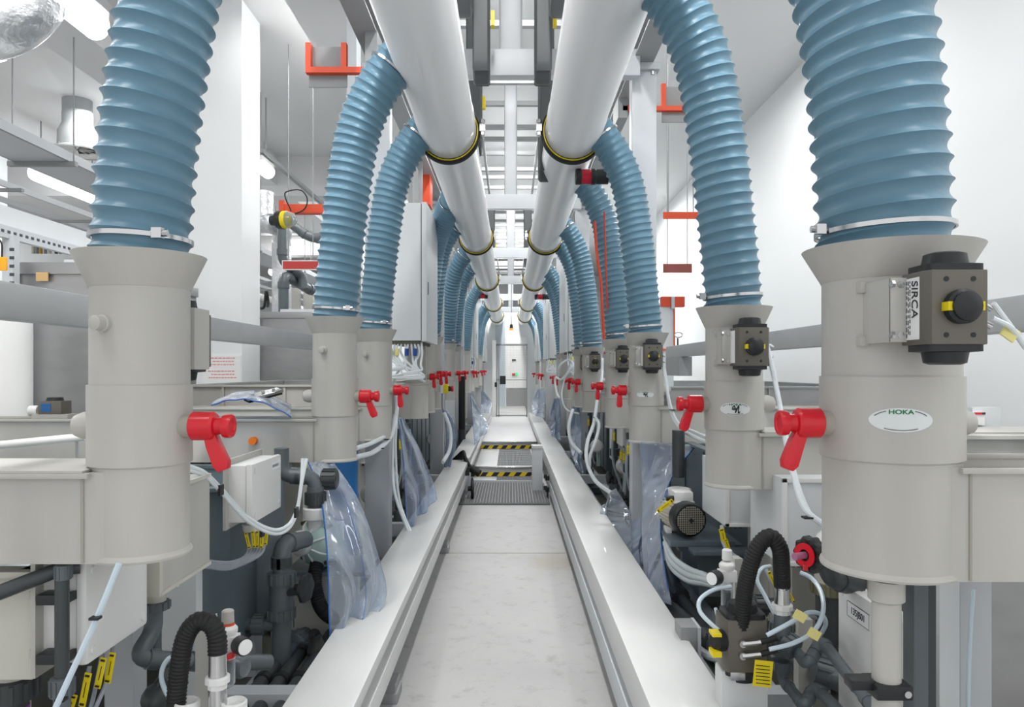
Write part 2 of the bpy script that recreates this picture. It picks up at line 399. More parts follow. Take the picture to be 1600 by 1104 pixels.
# festoon loops (dark flat cables hanging in long U shapes) both sides of the centre line
def festoon(x, y, ztop, zbot, wid, ln, label, m=FESTOON):
    o = thing('festoon_cable', (x, y, zbot), label, 'cable', 'cable loops hanging over the aisle')
    pts = [(x, y - ln / 2, ztop), (x, y - ln / 2 * .96, zbot + ln * .5), (x, y - ln * .3, zbot + .08), (x, y, zbot), (x, y + ln * .3, zbot + .08), (x, y + ln / 2 * .96, zbot + ln * .5), (x, y + ln / 2, ztop)]
    q = spline(pts, 8); fr = frames(q); g = MB(); ks = []
    for (p, t, a, b) in fr:
        u = Vector((1, 0, 0)); nrm = t.cross(u).normalized(); k = len(g.v)
        for (cx, cy) in ((-1, -.25), (-.8, -1), (.8, -1), (1, -.25), (1, .25), (.8, 1), (-.8, 1), (-1, .25)):
            g.v.append(p + u * (cx * wid / 2) + nrm * (cy * .016))
        ks.append(k)
    for i in range(len(ks) - 1): g.join(ks[i], ks[i + 1], 8)
    g.build('belt', m, o)
    B(x - wid * .6, x + wid * .6, y - ln / 2 - .05, y + ln / 2 + .05, ztop, ztop + .05).build('trolley', BLACK, o, bevel=.01)
    B(x + wid * .6, x + wid * .6 + .025, y - ln * .3, y - ln * .3 + .05, zbot + .35, zbot + .45).build('clip', YELLOW, o)
    return o
festoon(-.29, 4.55, 4.9, 3.78, .09, .5, 'dark festoon cable loop nearest the camera left of the centre hanger')
festoon(.29, 4.55, 4.9, 3.78, .09, .5, 'dark festoon cable loop nearest the camera right of the centre hanger')
festoon(-.20, 5.05, 4.95, 3.55, .11, .3, 'wide dark festoon loop behind the nearest one left of the hanger')
festoon(.22, 5.05, 4.95, 3.55, .11, .3, 'wide dark festoon loop behind the nearest one right of the hanger')
festoon(-.31, 6.3, 5.0, 3.42, .12, .42, 'dark festoon loop beyond the nearest cross beam beside the left white pipe')
festoon(.30, 6.3, 5.0, 3.2, .12, .42, 'dark festoon loop beyond the nearest cross beam beside the right white pipe')
festoon(-.42, 15.6, 5.0, 3.75, .16, .5, 'small distant dark festoon loop left of the centre line')
festoon(.36, 15.6, 5.0, 3.75, .16, .5, 'small distant dark festoon loop right of the centre line')
# cable ladder above aisle
for k, x in enumerate((-.42, .42)):
    o = tag(MB().cyl((x, 5.6, 5.05), (x, 30, 5.05), .022, n=10).build('conduit_rod', STEELD), 'long thin grey rod running above the aisle %s of the hangers' % ('left', 'right')[k], 'rod', 'rods above the aisle')
yy = 6.2; n = 0
lad = thing('cable_ladder', (0, 18, 5.1), 'grey overhead cable ladder with crosswise rungs above the aisle', 'cable ladder')
while yy < 29:
    B(-.62 - .1 * (n % 3), .62 + .1 * (n % 2), yy, yy + .07, 5.08, 5.14).build('rung', STEELD, lad); yy += .55 + .2 * (n % 3); n += 1

# ================================================================ white pipes
PXC, PZ, PR = .458, EYE + 1.75, .2
RINGS = [5.43, 9.77, 14.3, 19.4, 24.0, 27.2, 30.6]
for s, side in ((-1, 'left'), (1, 'right')):
    p = thing('exhaust_pipe', (s * PXC, 2, PZ), 'large glossy white exhaust pipe over the %s side of the aisle' % side, 'pipe')
    ys = [.6] + RINGS + [31.5]
    for i in range(len(ys) - 1):
        a, b = ys[i], ys[i + 1]
        MB().lathe([(PR, a), (PR, b - .42), (PR + .006, b - .41), (PR + .006, b - .04), (PR, b - .03), (PR, b)], (s * PXC, 0, PZ), (0, 1, 0), 56, cap0=(i == 0), cap1=True).build('pipe_section', WPIPE, p)
    for i, y in enumerate(RINGS):
        c = MB().lathe([(PR, -.035), (PR + .030, -.035), (PR + .036, -.025), (PR + .036, .025), (PR + .028, .035), (PR, .035)], (s * PXC, y, PZ), (0, 1, 0), 56, cap0=False, cap1=False).build('coupling', RUBBER, p, label='black rubber coupling ring with a yellow line')
        MB().lathe([(PR + .011, -.034), (PR + .012, -.040), (PR + .019, -.040), (PR + .020, -.034)], (s * PXC, y, PZ), (0, 1, 0), 56, cap0=False, cap1=False).build('yellow_line', YELLOW, c)
        x = s * (PXC - PR - .05)
        MB().box(x - .02, x + .02, y - .035, y + .025, PZ - .0, PZ + .05).cyl((x, y - .02, PZ - .04), (x, y - .02, PZ + .09), .009, n=8).cyl((x, y - .02, PZ + .06), (x, y - .02, PZ + .085), .02, n=6).cyl((x, y - .02, PZ - .03), (x, y - .02, PZ - .008), .02, n=6).build('bolt', CHROME, c)

# ================================================================ blue hoses
def hose_mesh(pts, R0, n_around, per_pitch, pitch=.049, turns_amp=.0125, hand=1):
    q = spline(pts, 24); L = [0]
    for i in range(1, len(q)): L.append(L[-1] + (q[i] - q[i - 1]).length)
    tot = L[-1]; ns = int(tot / pitch * per_pitch)
    res = []; j = 0
    for i in range(ns + 1):
        d = tot * i / ns
        while j < len(L) - 2 and L[j + 1] < d: j += 1
        t = (d - L[j]) / max(1e-6, L[j + 1] - L[j]); res.append(q[j].lerp(q[j + 1], t))
    g = MB(); fr = frames(res)
    pp = per_pitch; rows = ns + 1
    def at(s_):
        s_ = max(0.0, min(tot, s_)); k = s_ / tot * ns; i = min(int(k), ns - 1); f = k - i
        A, B_ = fr[i], fr[i + 1]; return s_, A[0].lerp(B_[0], f), A[2].lerp(B_[2], f), A[3].lerp(B_[3], f)
    nr = int(tot / pitch * pp) + pp + 2
    for i in range(-pp, nr):
        for k in range(n_around):
            th = hand * 2 * math.pi * k / n_around
            raw = (i / pp + k / n_around) * pitch
            s_, p, a, b = at(raw); u = (raw / pitch) % 1.0
            u = (i % pp) / pp + 0.0
            if raw != s_: u = (s_ / pitch - k / n_around) % 1.0
            w_ = min(1, s_ / .05) * min(1, (tot - s_) / .03)
            sag = math.sin(math.pi * u) ** .8
            wr = .0016 * math.sin(th * 5 + s_ * 31) * math.sin(math.pi * u) * math.sin(th * 2 - s_ * 17)
            r = R0 - (turns_amp * sag) * (.25 + .75 * w_) + wr
            g.v.append(p + a * (math.cos(th) * r) + b * (math.sin(th) * r))
    N = nr + pp
    for i in range(N - 1):
        for k in range(n_around):
            if k < n_around - 1: g.f.append((i * n_around + k, i * n_around + k + 1, (i + 1) * n_around + k + 1, (i + 1) * n_around + k))
            elif i + 1 + pp < N: g.f.append((i * n_around + k, (i + pp) * n_around, (i + 1 + pp) * n_around, (i + 1) * n_around + k))
    return g, res
BASEPTS = [(0, .245), (.015, .45), (.04, .70), (.072, .98), (.125, 1.30), (.20, 1.50), (.28, 1.63), (.352, 1.722), (.42, 1.79)]
def make_hose(s, x0, Y, z0, R0, label, dY=0, dp=1.3, hi=True, pts2=None, clamp_end=True, pitch=.049, amp=.0125):
    X = s * x0; rootz = EYE + z0
    o = thing('flexible_hose', (X, Y, rootz), label, 'hose', 'blue flexible exhaust hoses')
    base = pts2 or BASEPTS; hh0 = base[0][1]; top = base[-1][1]
    pts = []
    for (dx, h) in base:
        t = (h - hh0) / (top - hh0); h2 = z0 - .03 + (top - (z0 - .03)) * t
        pts.append((X - s * dx, Y + dY * t ** dp, EYE + h2))
    g, c = hose_mesh(pts, R0, 72 if hi == 2 else (48 if hi else 24), 10 if hi == 2 else (8 if hi else 5), pitch=pitch, turns_amp=amp, hand=s)
    g.build('sleeve', HOSE, o, ang=70)
    # clamp band at the lower end and at the pipe end
    def band(i, name):
        d = (c[min(i + 1, len(c) - 1)] - c[max(i - 1, 0)]).normalized(); p = c[i]
        b = MB().lathe([(R0 - .004, -.006), (R0 + .0015, -.006), (R0 + .0015, .006), (R0 - .004, .006)], p, d, 48, cap0=False, cap1=False).build(name, CHROME, o)
        if hi:
            q = p + Vector((-s * (R0 + .012) if s > 0 else .7 * R0, -.2 * R0 if s > 0 else -.76 * R0, 0)) if i < len(c) / 2 else p + Vector((-s * R0 * .5, -R0 * .85, -.02))
            MB().cyl(q + Vector((-.025, 0, .0)), q + Vector((.025, 0, 0)), .009, n=8).obox(q, (.025, .02, .026)).build('screw', CHROME, b)
    n = len(c); band(int(n * .045) + 1, 'clamp_band')
    if clamp_end: band(int(n * .90), 'clamp_band')
    return o

# ================================================================ ducts with red valves
def red_valve(cx, cy, cz, s, parent, k=1.0, ang=0.35):
    "s: +1 points to +x, -1 points to -x, starting at duct wall (cx,cy,cz)"
    v = MB().cyl((cx - s * .01, cy, cz), (cx + s * .022 * k, cy, cz), .029 * k, n=20).build('valve_stub', PPD, parent)
    body = MB().lathe([(.031 * k, .018 * k), (.036 * k, .022 * k), (.036 * k, .072 * k), (.031 * k, .078 * k), (.022 * k, .08 * k), (.02 * k, .095 * k), (.028 * k, .098 * k), (.030 * k, .104 * k), (.030 * k, .116 * k), (.027 * k, .12 * k), (.018 * k, .12 * k), (.016 * k, .116 * k)], (cx, cy, cz), (s, 0, 0), 24).build('red_valve', RED, parent, label='bright red valve')
    d = Vector((s * ang, 0, -1)).normalized(); wv = Vector((0, 1, 0)).cross(d); c0 = Vector((cx + s * .062 * k, cy, cz - .012 * k))
    L = .105 * k; hw = .017 * k; poly = []
    for (u, t) in ((-.8, 0), (.8, 0), (1.1, .35), (1.15, .85), (.7, 1), (-.7, 1), (-1.15, .85), (-.9, .35)):
        poly.append(c0 + wv * (u * hw) + d * (t * L) + Vector((0, -.014 * k, 0)))
    MB().prism(poly, (0, .028 * k, 0)).build('handle', RED, body, bevel=.004 * k)
def actuator(cx, cy, cz, parent, k=1.0, knob='h', sd=1, full=True, label=None):
    "front face centre at (cx, cy, cz), body extends +y"
    W, D, H = .115 * k, .1 * k, .155 * k
    x0, x1, z0, z1 = cx - W / 2, cx + W / 2, cz - H / 2, cz + H / 2; c = .012 * k
    poly = [(x0, cy, z0), (x1, cy, z0), (x1 + c, cy + c * 2, z0), (x1 + c, cy + D, z0), (x0 - c * .8, cy + D, z0), (x0 - c * .8, cy + c * 2, z0)]
    a = MB().prism(poly, (0, 0, H)).build('actuator', BRONZE, parent, bevel=.003 * k, label='bronze grey pneumatic actuator with black caps')
    for t in (-1, 1):
        ze = z1 if t > 0 else z0; w2 = W / 2 * .9; pr = []
        e = MB(); ks = []
        for (ww, dd, hh) in ((W / 2 + .002, D / 2 - .003, 0), (W / 2 + .002, D / 2 - .003, .014), (.046, .044, .016), (.042, .04, .038), (.03, .03, .042)):
            ks.append(len(e.v)); n_ = 24
            for i in range(n_):
                an = 2 * math.pi * (i + .5) / n_; sx, sy = math.cos(an), math.sin(an); pw = .25 if ww > .05 else 1
                e.v.append(Vector((cx + math.copysign(abs(sx) ** pw, sx) * ww * (k if pw == 1 else 1), cy + D / 2 + .003 + math.copysign(abs(sy) ** pw, sy) * dd * (k if pw == 1 else 1), ze + t * hh * k)))
        for i in range(len(ks) - 1): e.join(ks[i], ks[i + 1], 24)
        e.f.append(tuple(ks[0] + i for i in range(24))[::-1]); e.f.append(tuple(ks[-1] + i for i in range(24)))
        e.build('end_cap', BLACK, a)
    if not full: return a
    MB().lathe([(.036 * k, -.002), (.036 * k, .018 * k), (.030 * k, .022 * k), (.030 * k, .03 * k), (.018 * k, .036 * k), (.006 * k, .038 * k)], (cx, cy, cz), (0, -1, 0), 24).build('indicator_knob', BLACK, a, bevel=0)
    for t in (-1, 1):
        y_ = MB()
        if knob == 'h': y_.box(cx + t * .024 * k, cx + t * .0375 * k, cy - .024 * k, cy, cz - .009 * k, cz + .009 * k)
        else: y_.box(cx - .009 * k, cx + .009 * k, cy - .024 * k, cy, cz + t * .024 * k, cz + t * .0375 * k)
        y_.build('indicator_mark', YELLOW, a, label='yellow position mark')
    for (dx, dz) in ((-1, -1), (1, -1), (-1, 1), (1, 1)):
        MB().cyl((cx + dx * .028 * k, cy - .0012, cz + dz * .058 * k), (cx + dx * .028 * k, cy + .002, cz + dz * .058 * k), .0055 * k, n=10).build('screw_hole', BLACK, a)
    # nameplate on the chamfer-side face that looks to the aisle
    xs = x0 - c * .8 - .0012
    MB().box(xs, xs + .002, cy + c * 2 + .006, cy + D - .006, cz - .066 * k, cz + .066 * k).build('nameplate', PAPER, a, label='white nameplate')
    return a
def duct(s, X, Y, label, R0=.12, rim=.275, joint=-.05, sock=-.255, bot=-.505, valve=-.148, arm=1.6, has_act=False, knob='h', full=True, plug=True, mark=None, top=None, flangey=.115, armtop=None):
    x = s * X; z = lambda h: EYE + h
    o = thing('extraction_duct', (x, Y, z(bot)), label, 'duct', 'grey plastic extraction ducts')
    N = 64 if Y < 6 else 32; g = .006
    MB().lathe([(R0 * .97, 0), (R0 + .004, 0), (R0 + .006, .006), (R0 + .004, .012), (R0 - .001, .018), (R0 - .001, sock - bot)], (x, Y, z(bot)), (0, 0, 1), N).build('lower_body', PP, o)
    MB().lathe([(R0 - .002, -.006), (R0 + .006, 0), (R0 + g, .002), (R0 + g, joint - sock)], (x, Y, z(sock)), (0, 0, 1), N).build('sleeve', PP, o)
    nt = rim - .085
    MB().lathe([(R0, 0), (R0, nt - joint), (R0 + .004, nt - joint + .002)], (x, Y, z(joint)), (0, 0, 1), N).build('neck', PP, o)
    rr_ = R0 + .042 + (R0 - .12) * .2
    MB().lathe([(R0 + .001, -.004), (R0 + .003, 0), (rr_, .085), (rr_ - .005, .0855), (R0 - .004, .002)], (x, Y, z(nt)), (0, 0, 1), N).build('collar', PP, o)
    if plug and full:
        d = Vector((-.28 if s < 0 else .28, -.96, 0)); q = Vector((x, Y, z(joint + .155))) + d * (R0 - .004)
        if not has_act: MB().lathe([(.022, 0), (.022, .012), (.019, .014), (.018, .034), (.015, .036)], q, d, 20).build('plug', PP, o)
        d = Vector((s, 0, 0)); q = Vector((x, Y, z(valve + .0))) + d * (R0)
        MB().lathe([(.036, 0), (.036, .03), (.028, .05), (.012, .058)], q, d, 24).build('end_plug', PP, o)
    if valve is not None: red_valve(x - s * (R0 + .004), Y - .02, z(valve), -s, o, k=1.05 if R0 < .15 else 1.12, ang=.38 if Y < 5 else .05)
    if arm:
        at = armtop if armtop is not None else sock - .012
        xa, xb = (x - arm, x - .02) if s < 0 else (x + .02, x + arm)
        lo, hi = bot + .002, at; fy = flangey
        t = MB().box(xa, xb, Y - fy, Y - fy + .01, z(lo), z(hi)).box(xa, xb, Y + fy - .01, Y + fy, z(lo), z(hi)).box(xa, xb, Y - fy + .0102, Y + fy - .0102, z(lo) + .001, z(lo) + .011)
        t = t.build('trough', PP, o)
        xe = x + s * (R0 * .55)
        xa2, xb2 = (xa, xe) if s < 0 else (xe, xb)
        xm = x + s * (R0 + .01)
        f = MB().box(xa2, xb2, Y - fy - .018, Y - fy + .012, z(hi) - .014, z(hi))
        if s < 0: f.box(xa, xm, Y + fy - .012, Y + fy + .018, z(hi) - .014, z(hi))
        else: f.box(xm, xb, Y + fy - .012, Y + fy + .018, z(hi) - .014, z(hi))
        f.build('rim_flange', PP, t, bevel=.004)
        MB().cyl((x + s * R0 * .72, Y - fy - .0015, z(lo) + .004), (x + s * R0 * .72, Y - fy - .0015, z(hi) - .016), .004, n=8).build('weld_seam', PPD, t)
    if has_act:
        cy = Y - R0 - .13 * (1 if R0 < .15 else 1.28); k = 1 if R0 < .15 else 1.08; ax = x + .005 + (-.022 if R0 > .15 else 0); az = z(.092 if R0 < .15 else .14)
        a = actuator(ax, cy, az, o, k=k, knob=knob, full=full)
        if full:
            bx = ax - .085 * k
            MB().box(bx - .018, bx - .008, cy + .088, Y - R0 * .62, az - .07 * k, az + .07 * k).box(bx - .018, bx + .03, cy + .085, cy + .095, az - .07 * k, az + .07 * k).box(bx - .03, bx - .008, Y - R0 * .75, Y - R0 * .60, az - .075 * k, az - .05 * k).box(bx - .03, bx - .008, Y - R0 * .75, Y - R0 * .6, az + .05 * k, az + .075 * k).build('bracket', PP, a, bevel=.002)
            for dz in (-.055, .055):
                b = MB(); b.cyl((bx - .023, cy + .075, az + dz * k), (bx - .016, cy + .075, az + dz * k), .009, n=6).cyl((bx + .005, cy + .083, az + dz * k), (bx + .005, cy + .087, az + dz * k), .009, n=6)
                b.build('bracket_bolt', CHROME, a)
            fit = MB(); xr = ax + .058 * k + .01
            for dz in (.01, -.03): fit.cyl((xr, cy + .04, az + dz), (xr + .022, cy + .04, az + dz - .012), .008, n=12)
            fit.build('air_fitting', CHROME, a)
    return o
# ---- left row
XL, XR = .98, .97
L = []
L.append(duct(-1, XL, 1.95, 'big grey duct nearest the camera on the left with a bare plug and red valve', R0=.121, rim=.30, joint=-.04, sock=-.245, bot=-.487, valve=-.148, arm=1.6))
L.append(duct(-1, XL, 4.10, 'grey duct behind the nearest left one, orange cap on its trough', rim=.287, arm=2.3))
L.append(duct(-1, XL, 5.28, 'grey duct close behind the orange-capped one, under the third blue hose on the left', rim=.285, arm=2.0))
hi = dict(rim=.40, joint=.07, sock=-.155, bot=-.49, valve=-.055)
L.append(duct(-1, XL, 8.35, 'grey duct half hidden behind the wide duct below the large wall cabinet', arm=1.0, **hi))
L.append(duct(-1, XL, 9.05, 'grey duct just beyond the large wall cabinet on the left row', arm=1.0, **hi))
L.append(duct(-1, XL, 11.35, 'grey duct behind the yellow emergency stop box on the left row', arm=1.0, **hi))
L.append(duct(-1, XL, 12.8, 'grey duct in front of the black upright pipe on the left row', arm=1.0, **hi))
for y, t in ((15.8, 'small distant grey duct just before the second cabinet on the left row'), (20.2, 'small distant grey duct beyond the second cabinet on the left row'), (22.4, 'tiny far grey duct on the left row, last but one'), (28, 'tiny farthest grey duct on the left row')):
    L.append(duct(-1, XL, y, t, arm=.6, full=False, **hi))
# ---- right row
Rr = []
Rr.append(duct(1, 1.02, 1.98, 'widest grey duct nearest the camera on the right with an oval maker label', R0=.170, rim=.322, joint=-.018, sock=-.232, bot=-.53, valve=-.142, arm=1.6, has_act=True, flangey=.15))
Rr.append(duct(1, XR, 3.2, 'second grey duct on the right, scribbled oval label and actuator in full view', rim=.268, arm=2.2, has_act=True))
Rr.append(duct(1, XR, 5.28, 'third grey duct on the right, standing right in front of a steel post', rim=.26, bot=-.52, arm=1.6, has_act=True))
Rr.append(duct(1, XR, 6.6, 'fourth grey duct on the right, its actuator half hidden by the third duct', rim=.267, bot=-.52, arm=1.2, has_act=True))
Rr.append(duct(1, XR, 8.75, 'fifth grey duct on the right, indicator marks standing vertical', rim=.264, arm=1.0, has_act=True, knob='v'))
Rr.append(duct(1, XR, 9.85, 'sixth grey duct on the right, tucked behind the fifth', rim=.266, arm=1.0, has_act=True, full=False))
for y, t in ((12.45, 'grey duct under the large cabinet on the right row'), (13.6, 'grey duct just beyond the large cabinet on the right row'), (18.8, 'small distant grey duct before the third cabinet on the right row'), (20.5, 'small distant grey duct beyond the second cabinet on the right row'), (25, 'tiny far grey duct on the right row, last but one'), (28, 'tiny farthest grey duct on the right row')):
    Rr.append(duct(1, XR, y, t, arm=.6, full=False))
# wide duct without a hose under the left cabinet and its right twin
def open_duct(s, Y, label, bot=-.505, top=-.14, R0=.125):
    x = s * XL; o = thing('open_duct', (x, Y, EYE + bot), label, 'duct', 'short open ducts under the cabinets')
    MB().lathe([(R0, 0), (R0 + .006, .005), (R0, .015), (R0, top - bot - .02), (R0 + .008, top - bot - .015), (R0 + .008, top - bot), (R0 - .006, top - bot)], (x, Y, EYE + bot), (0, 0, 1), 40).build('body', PP, o)
    MB().box(min(x, x + s * .5), max(x, x + s * .5), Y - .12, Y + .12, EYE + bot, EYE + top).build('trough', PP, o)
    MB().box(x - .1, x + .1, Y + .02, Y + .1, EYE + top, EYE + .28).build('back_plate', PP, o)
    if s < 0: red_valve(x + R0, Y - .02, EYE - .075, 1, o, ang=.05)
    else: red_valve(x - R0, Y - .02, EYE - .16, -1, o, ang=.05)
    return o
open_duct(-1, 7.62, 'wide open grey duct without a hose, under the large left cabinet')
open_duct(-1, 17.2, 'small open duct under the second left cabinet')
open_duct(1, 12.9, 'open grey duct under the large right cabinet, white tubes looped above', )
open_duct(1, 19.0, 'small open duct under the second right cabinet')

# ---- hoses on the left
def inward(p, k): return p
make_hose(-1, XL, 1.95, .30, .126, 'thick blue hose nearest the camera on the left, rising out of the frame', hi=2,
          pts2=[(.0, .245), (.006, .40), (.022, .60), (.045, .78), (.072, .95), (.13, 1.25), (.2, 1.48), (.28, 1.63), (.352, 1.722), (.42, 1.79)])
make_hose(-1, XL, 4.10, .287, .128, 'second blue hose on the left, bent over onto the white pipe with a clamp screw', hi=2)
make_hose(-1, XL, 5.28, .285, .122, 'third blue hose on the left, ending just before the first black coupling', hi=1)
make_hose(-1, XL, 8.35, .40, .125, 'blue hose partly hidden behind the large left cabinet', dY=-.95, dp=6, hi=1)
make_hose(-1, XL, 9.05, .40, .125, 'blue hose just right of the large left cabinet', dY=-.4, hi=1)
make_hose(-1, XL, 11.35, .40, .13, 'blue hose beyond the second left coupling, above the emergency stop box', dY=-.65, hi=1)
make_hose(-1, XL, 12.8, .40, .125, 'blue hose on the left above the black upright pipe', dY=-.6, hi=1)
for y, t in ((15.8, 'short-looking far blue hose before the second left cabinet'), (20.2, 'far blue hose beyond the second left cabinet'), (22.4, 'tiny far blue hose on the left, last but one'), (28, 'tiny farthest blue hose on the left')):
    make_hose(-1, XL, y, .40, .125, t, dY=-.5, hi=0)
# ---- hoses on the right
make_hose(1, 1.005, 1.98, .322, .172, 'thickest blue hose nearest the camera on the right, rising out of the frame', hi=2, pitch=.056, amp=.015,
          pts2=[(.0, .245), (.006, .40), (.018, .60), (.034, .78), (.06, .95), (.13, 1.25), (.2, 1.48), (.30, 1.63), (.38, 1.722), (.45, 1.79)])
make_hose(1, XR, 3.2, .268, .125, 'second blue hose on the right, its clamp screw at the top of the frame', hi=2)
make_hose(1, XR, 5.28, .26, .122, 'third blue hose on the right, beside the black and red beacon', hi=1)
make_hose(1, XR, 6.6, .267, .122, 'fourth blue hose on the right, behind the beacon and edged by an orange cord', hi=1)
make_hose(1, XR, 8.75, .264, .122, 'fifth blue hose on the right, ending before the second black coupling', hi=1)
make_hose(1, XR, 9.85, .266, .122, 'sixth blue hose on the right, tucked behind the fifth', hi=1)
for y, t in ((12.45, 'blue hose vanishing behind the large right cabinet'), (13.6, 'blue hose just beyond the large right cabinet'), (18.8, 'far blue hose before the third coupling pair on the right'), (20.5, 'far blue hose beyond the second right cabinet'), (25, 'tiny far blue hose on the right, last but one'), (28, 'tiny farthest blue hose on the right')):
    make_hose(1, XR, y, .27, .125, t, dY=0.2, hi=0)

# ---- marks on the right ducts
def oval_label(o, x, y, z, R0, a, b, word, scrib, cx_off):
    # sticker bent round the cylinder: cx_off is the angle (rad) from straight at the camera
    def pt(u, v, e=.0015):
        th = cx_off + u / R0; return Vector((x + math.sin(th) * (R0 + e), y - math.cos(th) * (R0 + e), z + v))
    g = MB(); k = 0; n = 36; c0 = pt(0, 0); g.v.append(c0)
    rings = [.33, .66, 1.0]
    for rr in rings:
        for i in range(n):
            t = 2 * math.pi * i / n; g.v.append(pt(a * rr * math.cos(t), b * rr * math.sin(t)))
    for i in range(n): g.f.append((0, 1 + i, 1 + (i + 1) % n))
    for q in range(2):
        for i in range(n):
            j = (i + 1) % n; g.f.append((1 + q * n + i, 1 + (q + 1) * n + i, 1 + (q + 1) * n + j, 1 + q * n + j))
    st = g.build('oval_label', mat('label_silver', (226, 230, 230), .35), o, label='silver oval maker label')
    def wrap(me):
        for v in me.vertices: pass
    if word:
        cu = bpy.data.curves.new('tmp', 'FONT'); cu.body = word; cu.size = b * .50; cu.align_x = 'CENTER'; cu.align_y = 'CENTER'; cu.offset = .0004
        t = bpy.data.objects.new('tmp', cu); C.objects.link(t)
        me = bpy.data.meshes.new_from_object(t.evaluated_get(bpy.context.evaluated_depsgraph_get())); bpy.data.objects.remove(t)
        off = o.location
        for v in me.vertices: v.co = pt(v.co.x * 1.3, v.co.y + b * .66, .0024) - off
        me.materials.clear(); me.materials.append(INKG); w_ = bpy.data.objects.new('lettering', me); C.objects.link(w_); w_.parent = st
    f = MB()
    for side in (-1, 1):
        for i in range(9):
            t = (math.pi / 2 + side * (.55 + i * .07)) if True else 0
            p = (a * .88 * math.cos(t), b * .84 * math.sin(t)); q = (a * .88 * math.cos(t + .045), b * .84 * math.sin(t + .045))
            f.tube([pt(*p, e=.0022), pt(*q, e=.0022)], .0011, n=4, seg=1)
    for i in range(26):
        t = -math.pi / 2 - .62 + i * .048
        p = (a * .88 * math.cos(t), b * .84 * math.sin(t)); q = (a * .88 * math.cos(t + .03), b * .84 * math.sin(t + .03))
        f.tube([pt(*p, e=.0022), pt(*q, e=.0022)], .0011, n=4, seg=1)
    if scrib:
        f.tube([pt(*p, e=.0026) for p in [(-.2 * a, .2 * b), (-.05 * a, .45 * b), (-.02 * a, -.1 * b), (-.2 * a, 0), (.05 * a, .1 * b), (.0, -.6 * b), (.1 * a, -.1 * b), (.22 * a, .5 * b), (.2 * a, -.6 * b), (.3 * a, -.4 * b)]], .0022, n=5, seg=5)
    f.build('fine_print', INK, st)
oval_label(Rr[0], 1.02, 1.98, EYE - .125, .176, .073, .030, 'HOKA', False, -.335)
oval_label(Rr[1], XR, 3.2, EYE - .165, .126, .062, .027, 'HOKA', True, -.25)
oval_label(Rr[2], XR, 5.28, EYE - .175, .126, .06, .025, 'HOKA', True, -.22)
# nameplate lettering on the nearest actuator (kept as the plate shows it)
a0 = [k for k in kids(Rr[0]) if k.name.startswith('actuator')][0]
npl = [k for k in kids(a0) if k.name.startswith('nameplate')][0]
bb = [npl.matrix_world @ Vector(c) for c in npl.bound_box]
lo = Vector([min((Vector(c) + Rr[0].location)[i] for c in npl.bound_box) for i in range(3)]); hi_ = Vector([max((Vector(c) + Rr[0].location)[i] for c in npl.bound_box) for i in range(3)])
rot = Matrix.Rotation(R(-90), 3, 'X') @ ROT_LEFT
text_mesh('SIRCA', .036, INK, 'lettering', (lo.x - .0008, lo.y + .018, (lo.z + hi_.z) / 2 + .022), Matrix.Rotation(R(90), 3, 'X') @ ROT_LEFT, npl, sx=.9, shear=.1)
f = MB(); random.seed(3)
for r_ in range(6):
    zz = hi_.z - .006
    while zz > lo.z + .01:
        l = random.uniform(.003, .012); f.box(lo.x - .0008, lo.x, lo.y + .036 + r_ * .0068, lo.y + .0385 + r_ * .0068, zz - l, zz); zz -= l + random.uniform(.002, .006)
f.build('fine_print', INK, npl)
for d_o, xa_, xb_, yc, zt_ in ((L[0], -2.5, -1.06, 1.95, -.257), (Rr[1], 1.06, 3.1, 3.2, -.267)):
    tr_ = [k for k in kids(d_o) if k.name.startswith('trough')][0]
    B(xa_, xb_, yc - .13, yc + .133, EYE + zt_ + .0003, EYE + zt_ + .006).build('cover_plate', PP, tr_)
# orange cap on the trough of the second left duct
tr = [k for k in kids(L[1]) if k.name.startswith('trough')][0]
pc = P(397, 688, 3.98); MB().cyl(pc + Vector((0, .02, 0)), pc + Vector((0, -.03, 0)), .021, n=20).build('orange_cap', ORG, tr, label='orange cap')
# actuator on the far side of the nearest left duct
a = actuator(-.965, 2.10, EYE + .085, L[0], full=False)
MB().box(-.880, -.868, 2.02, 2.12, EYE + .0, EYE + .17).build('bracket', PP, a)

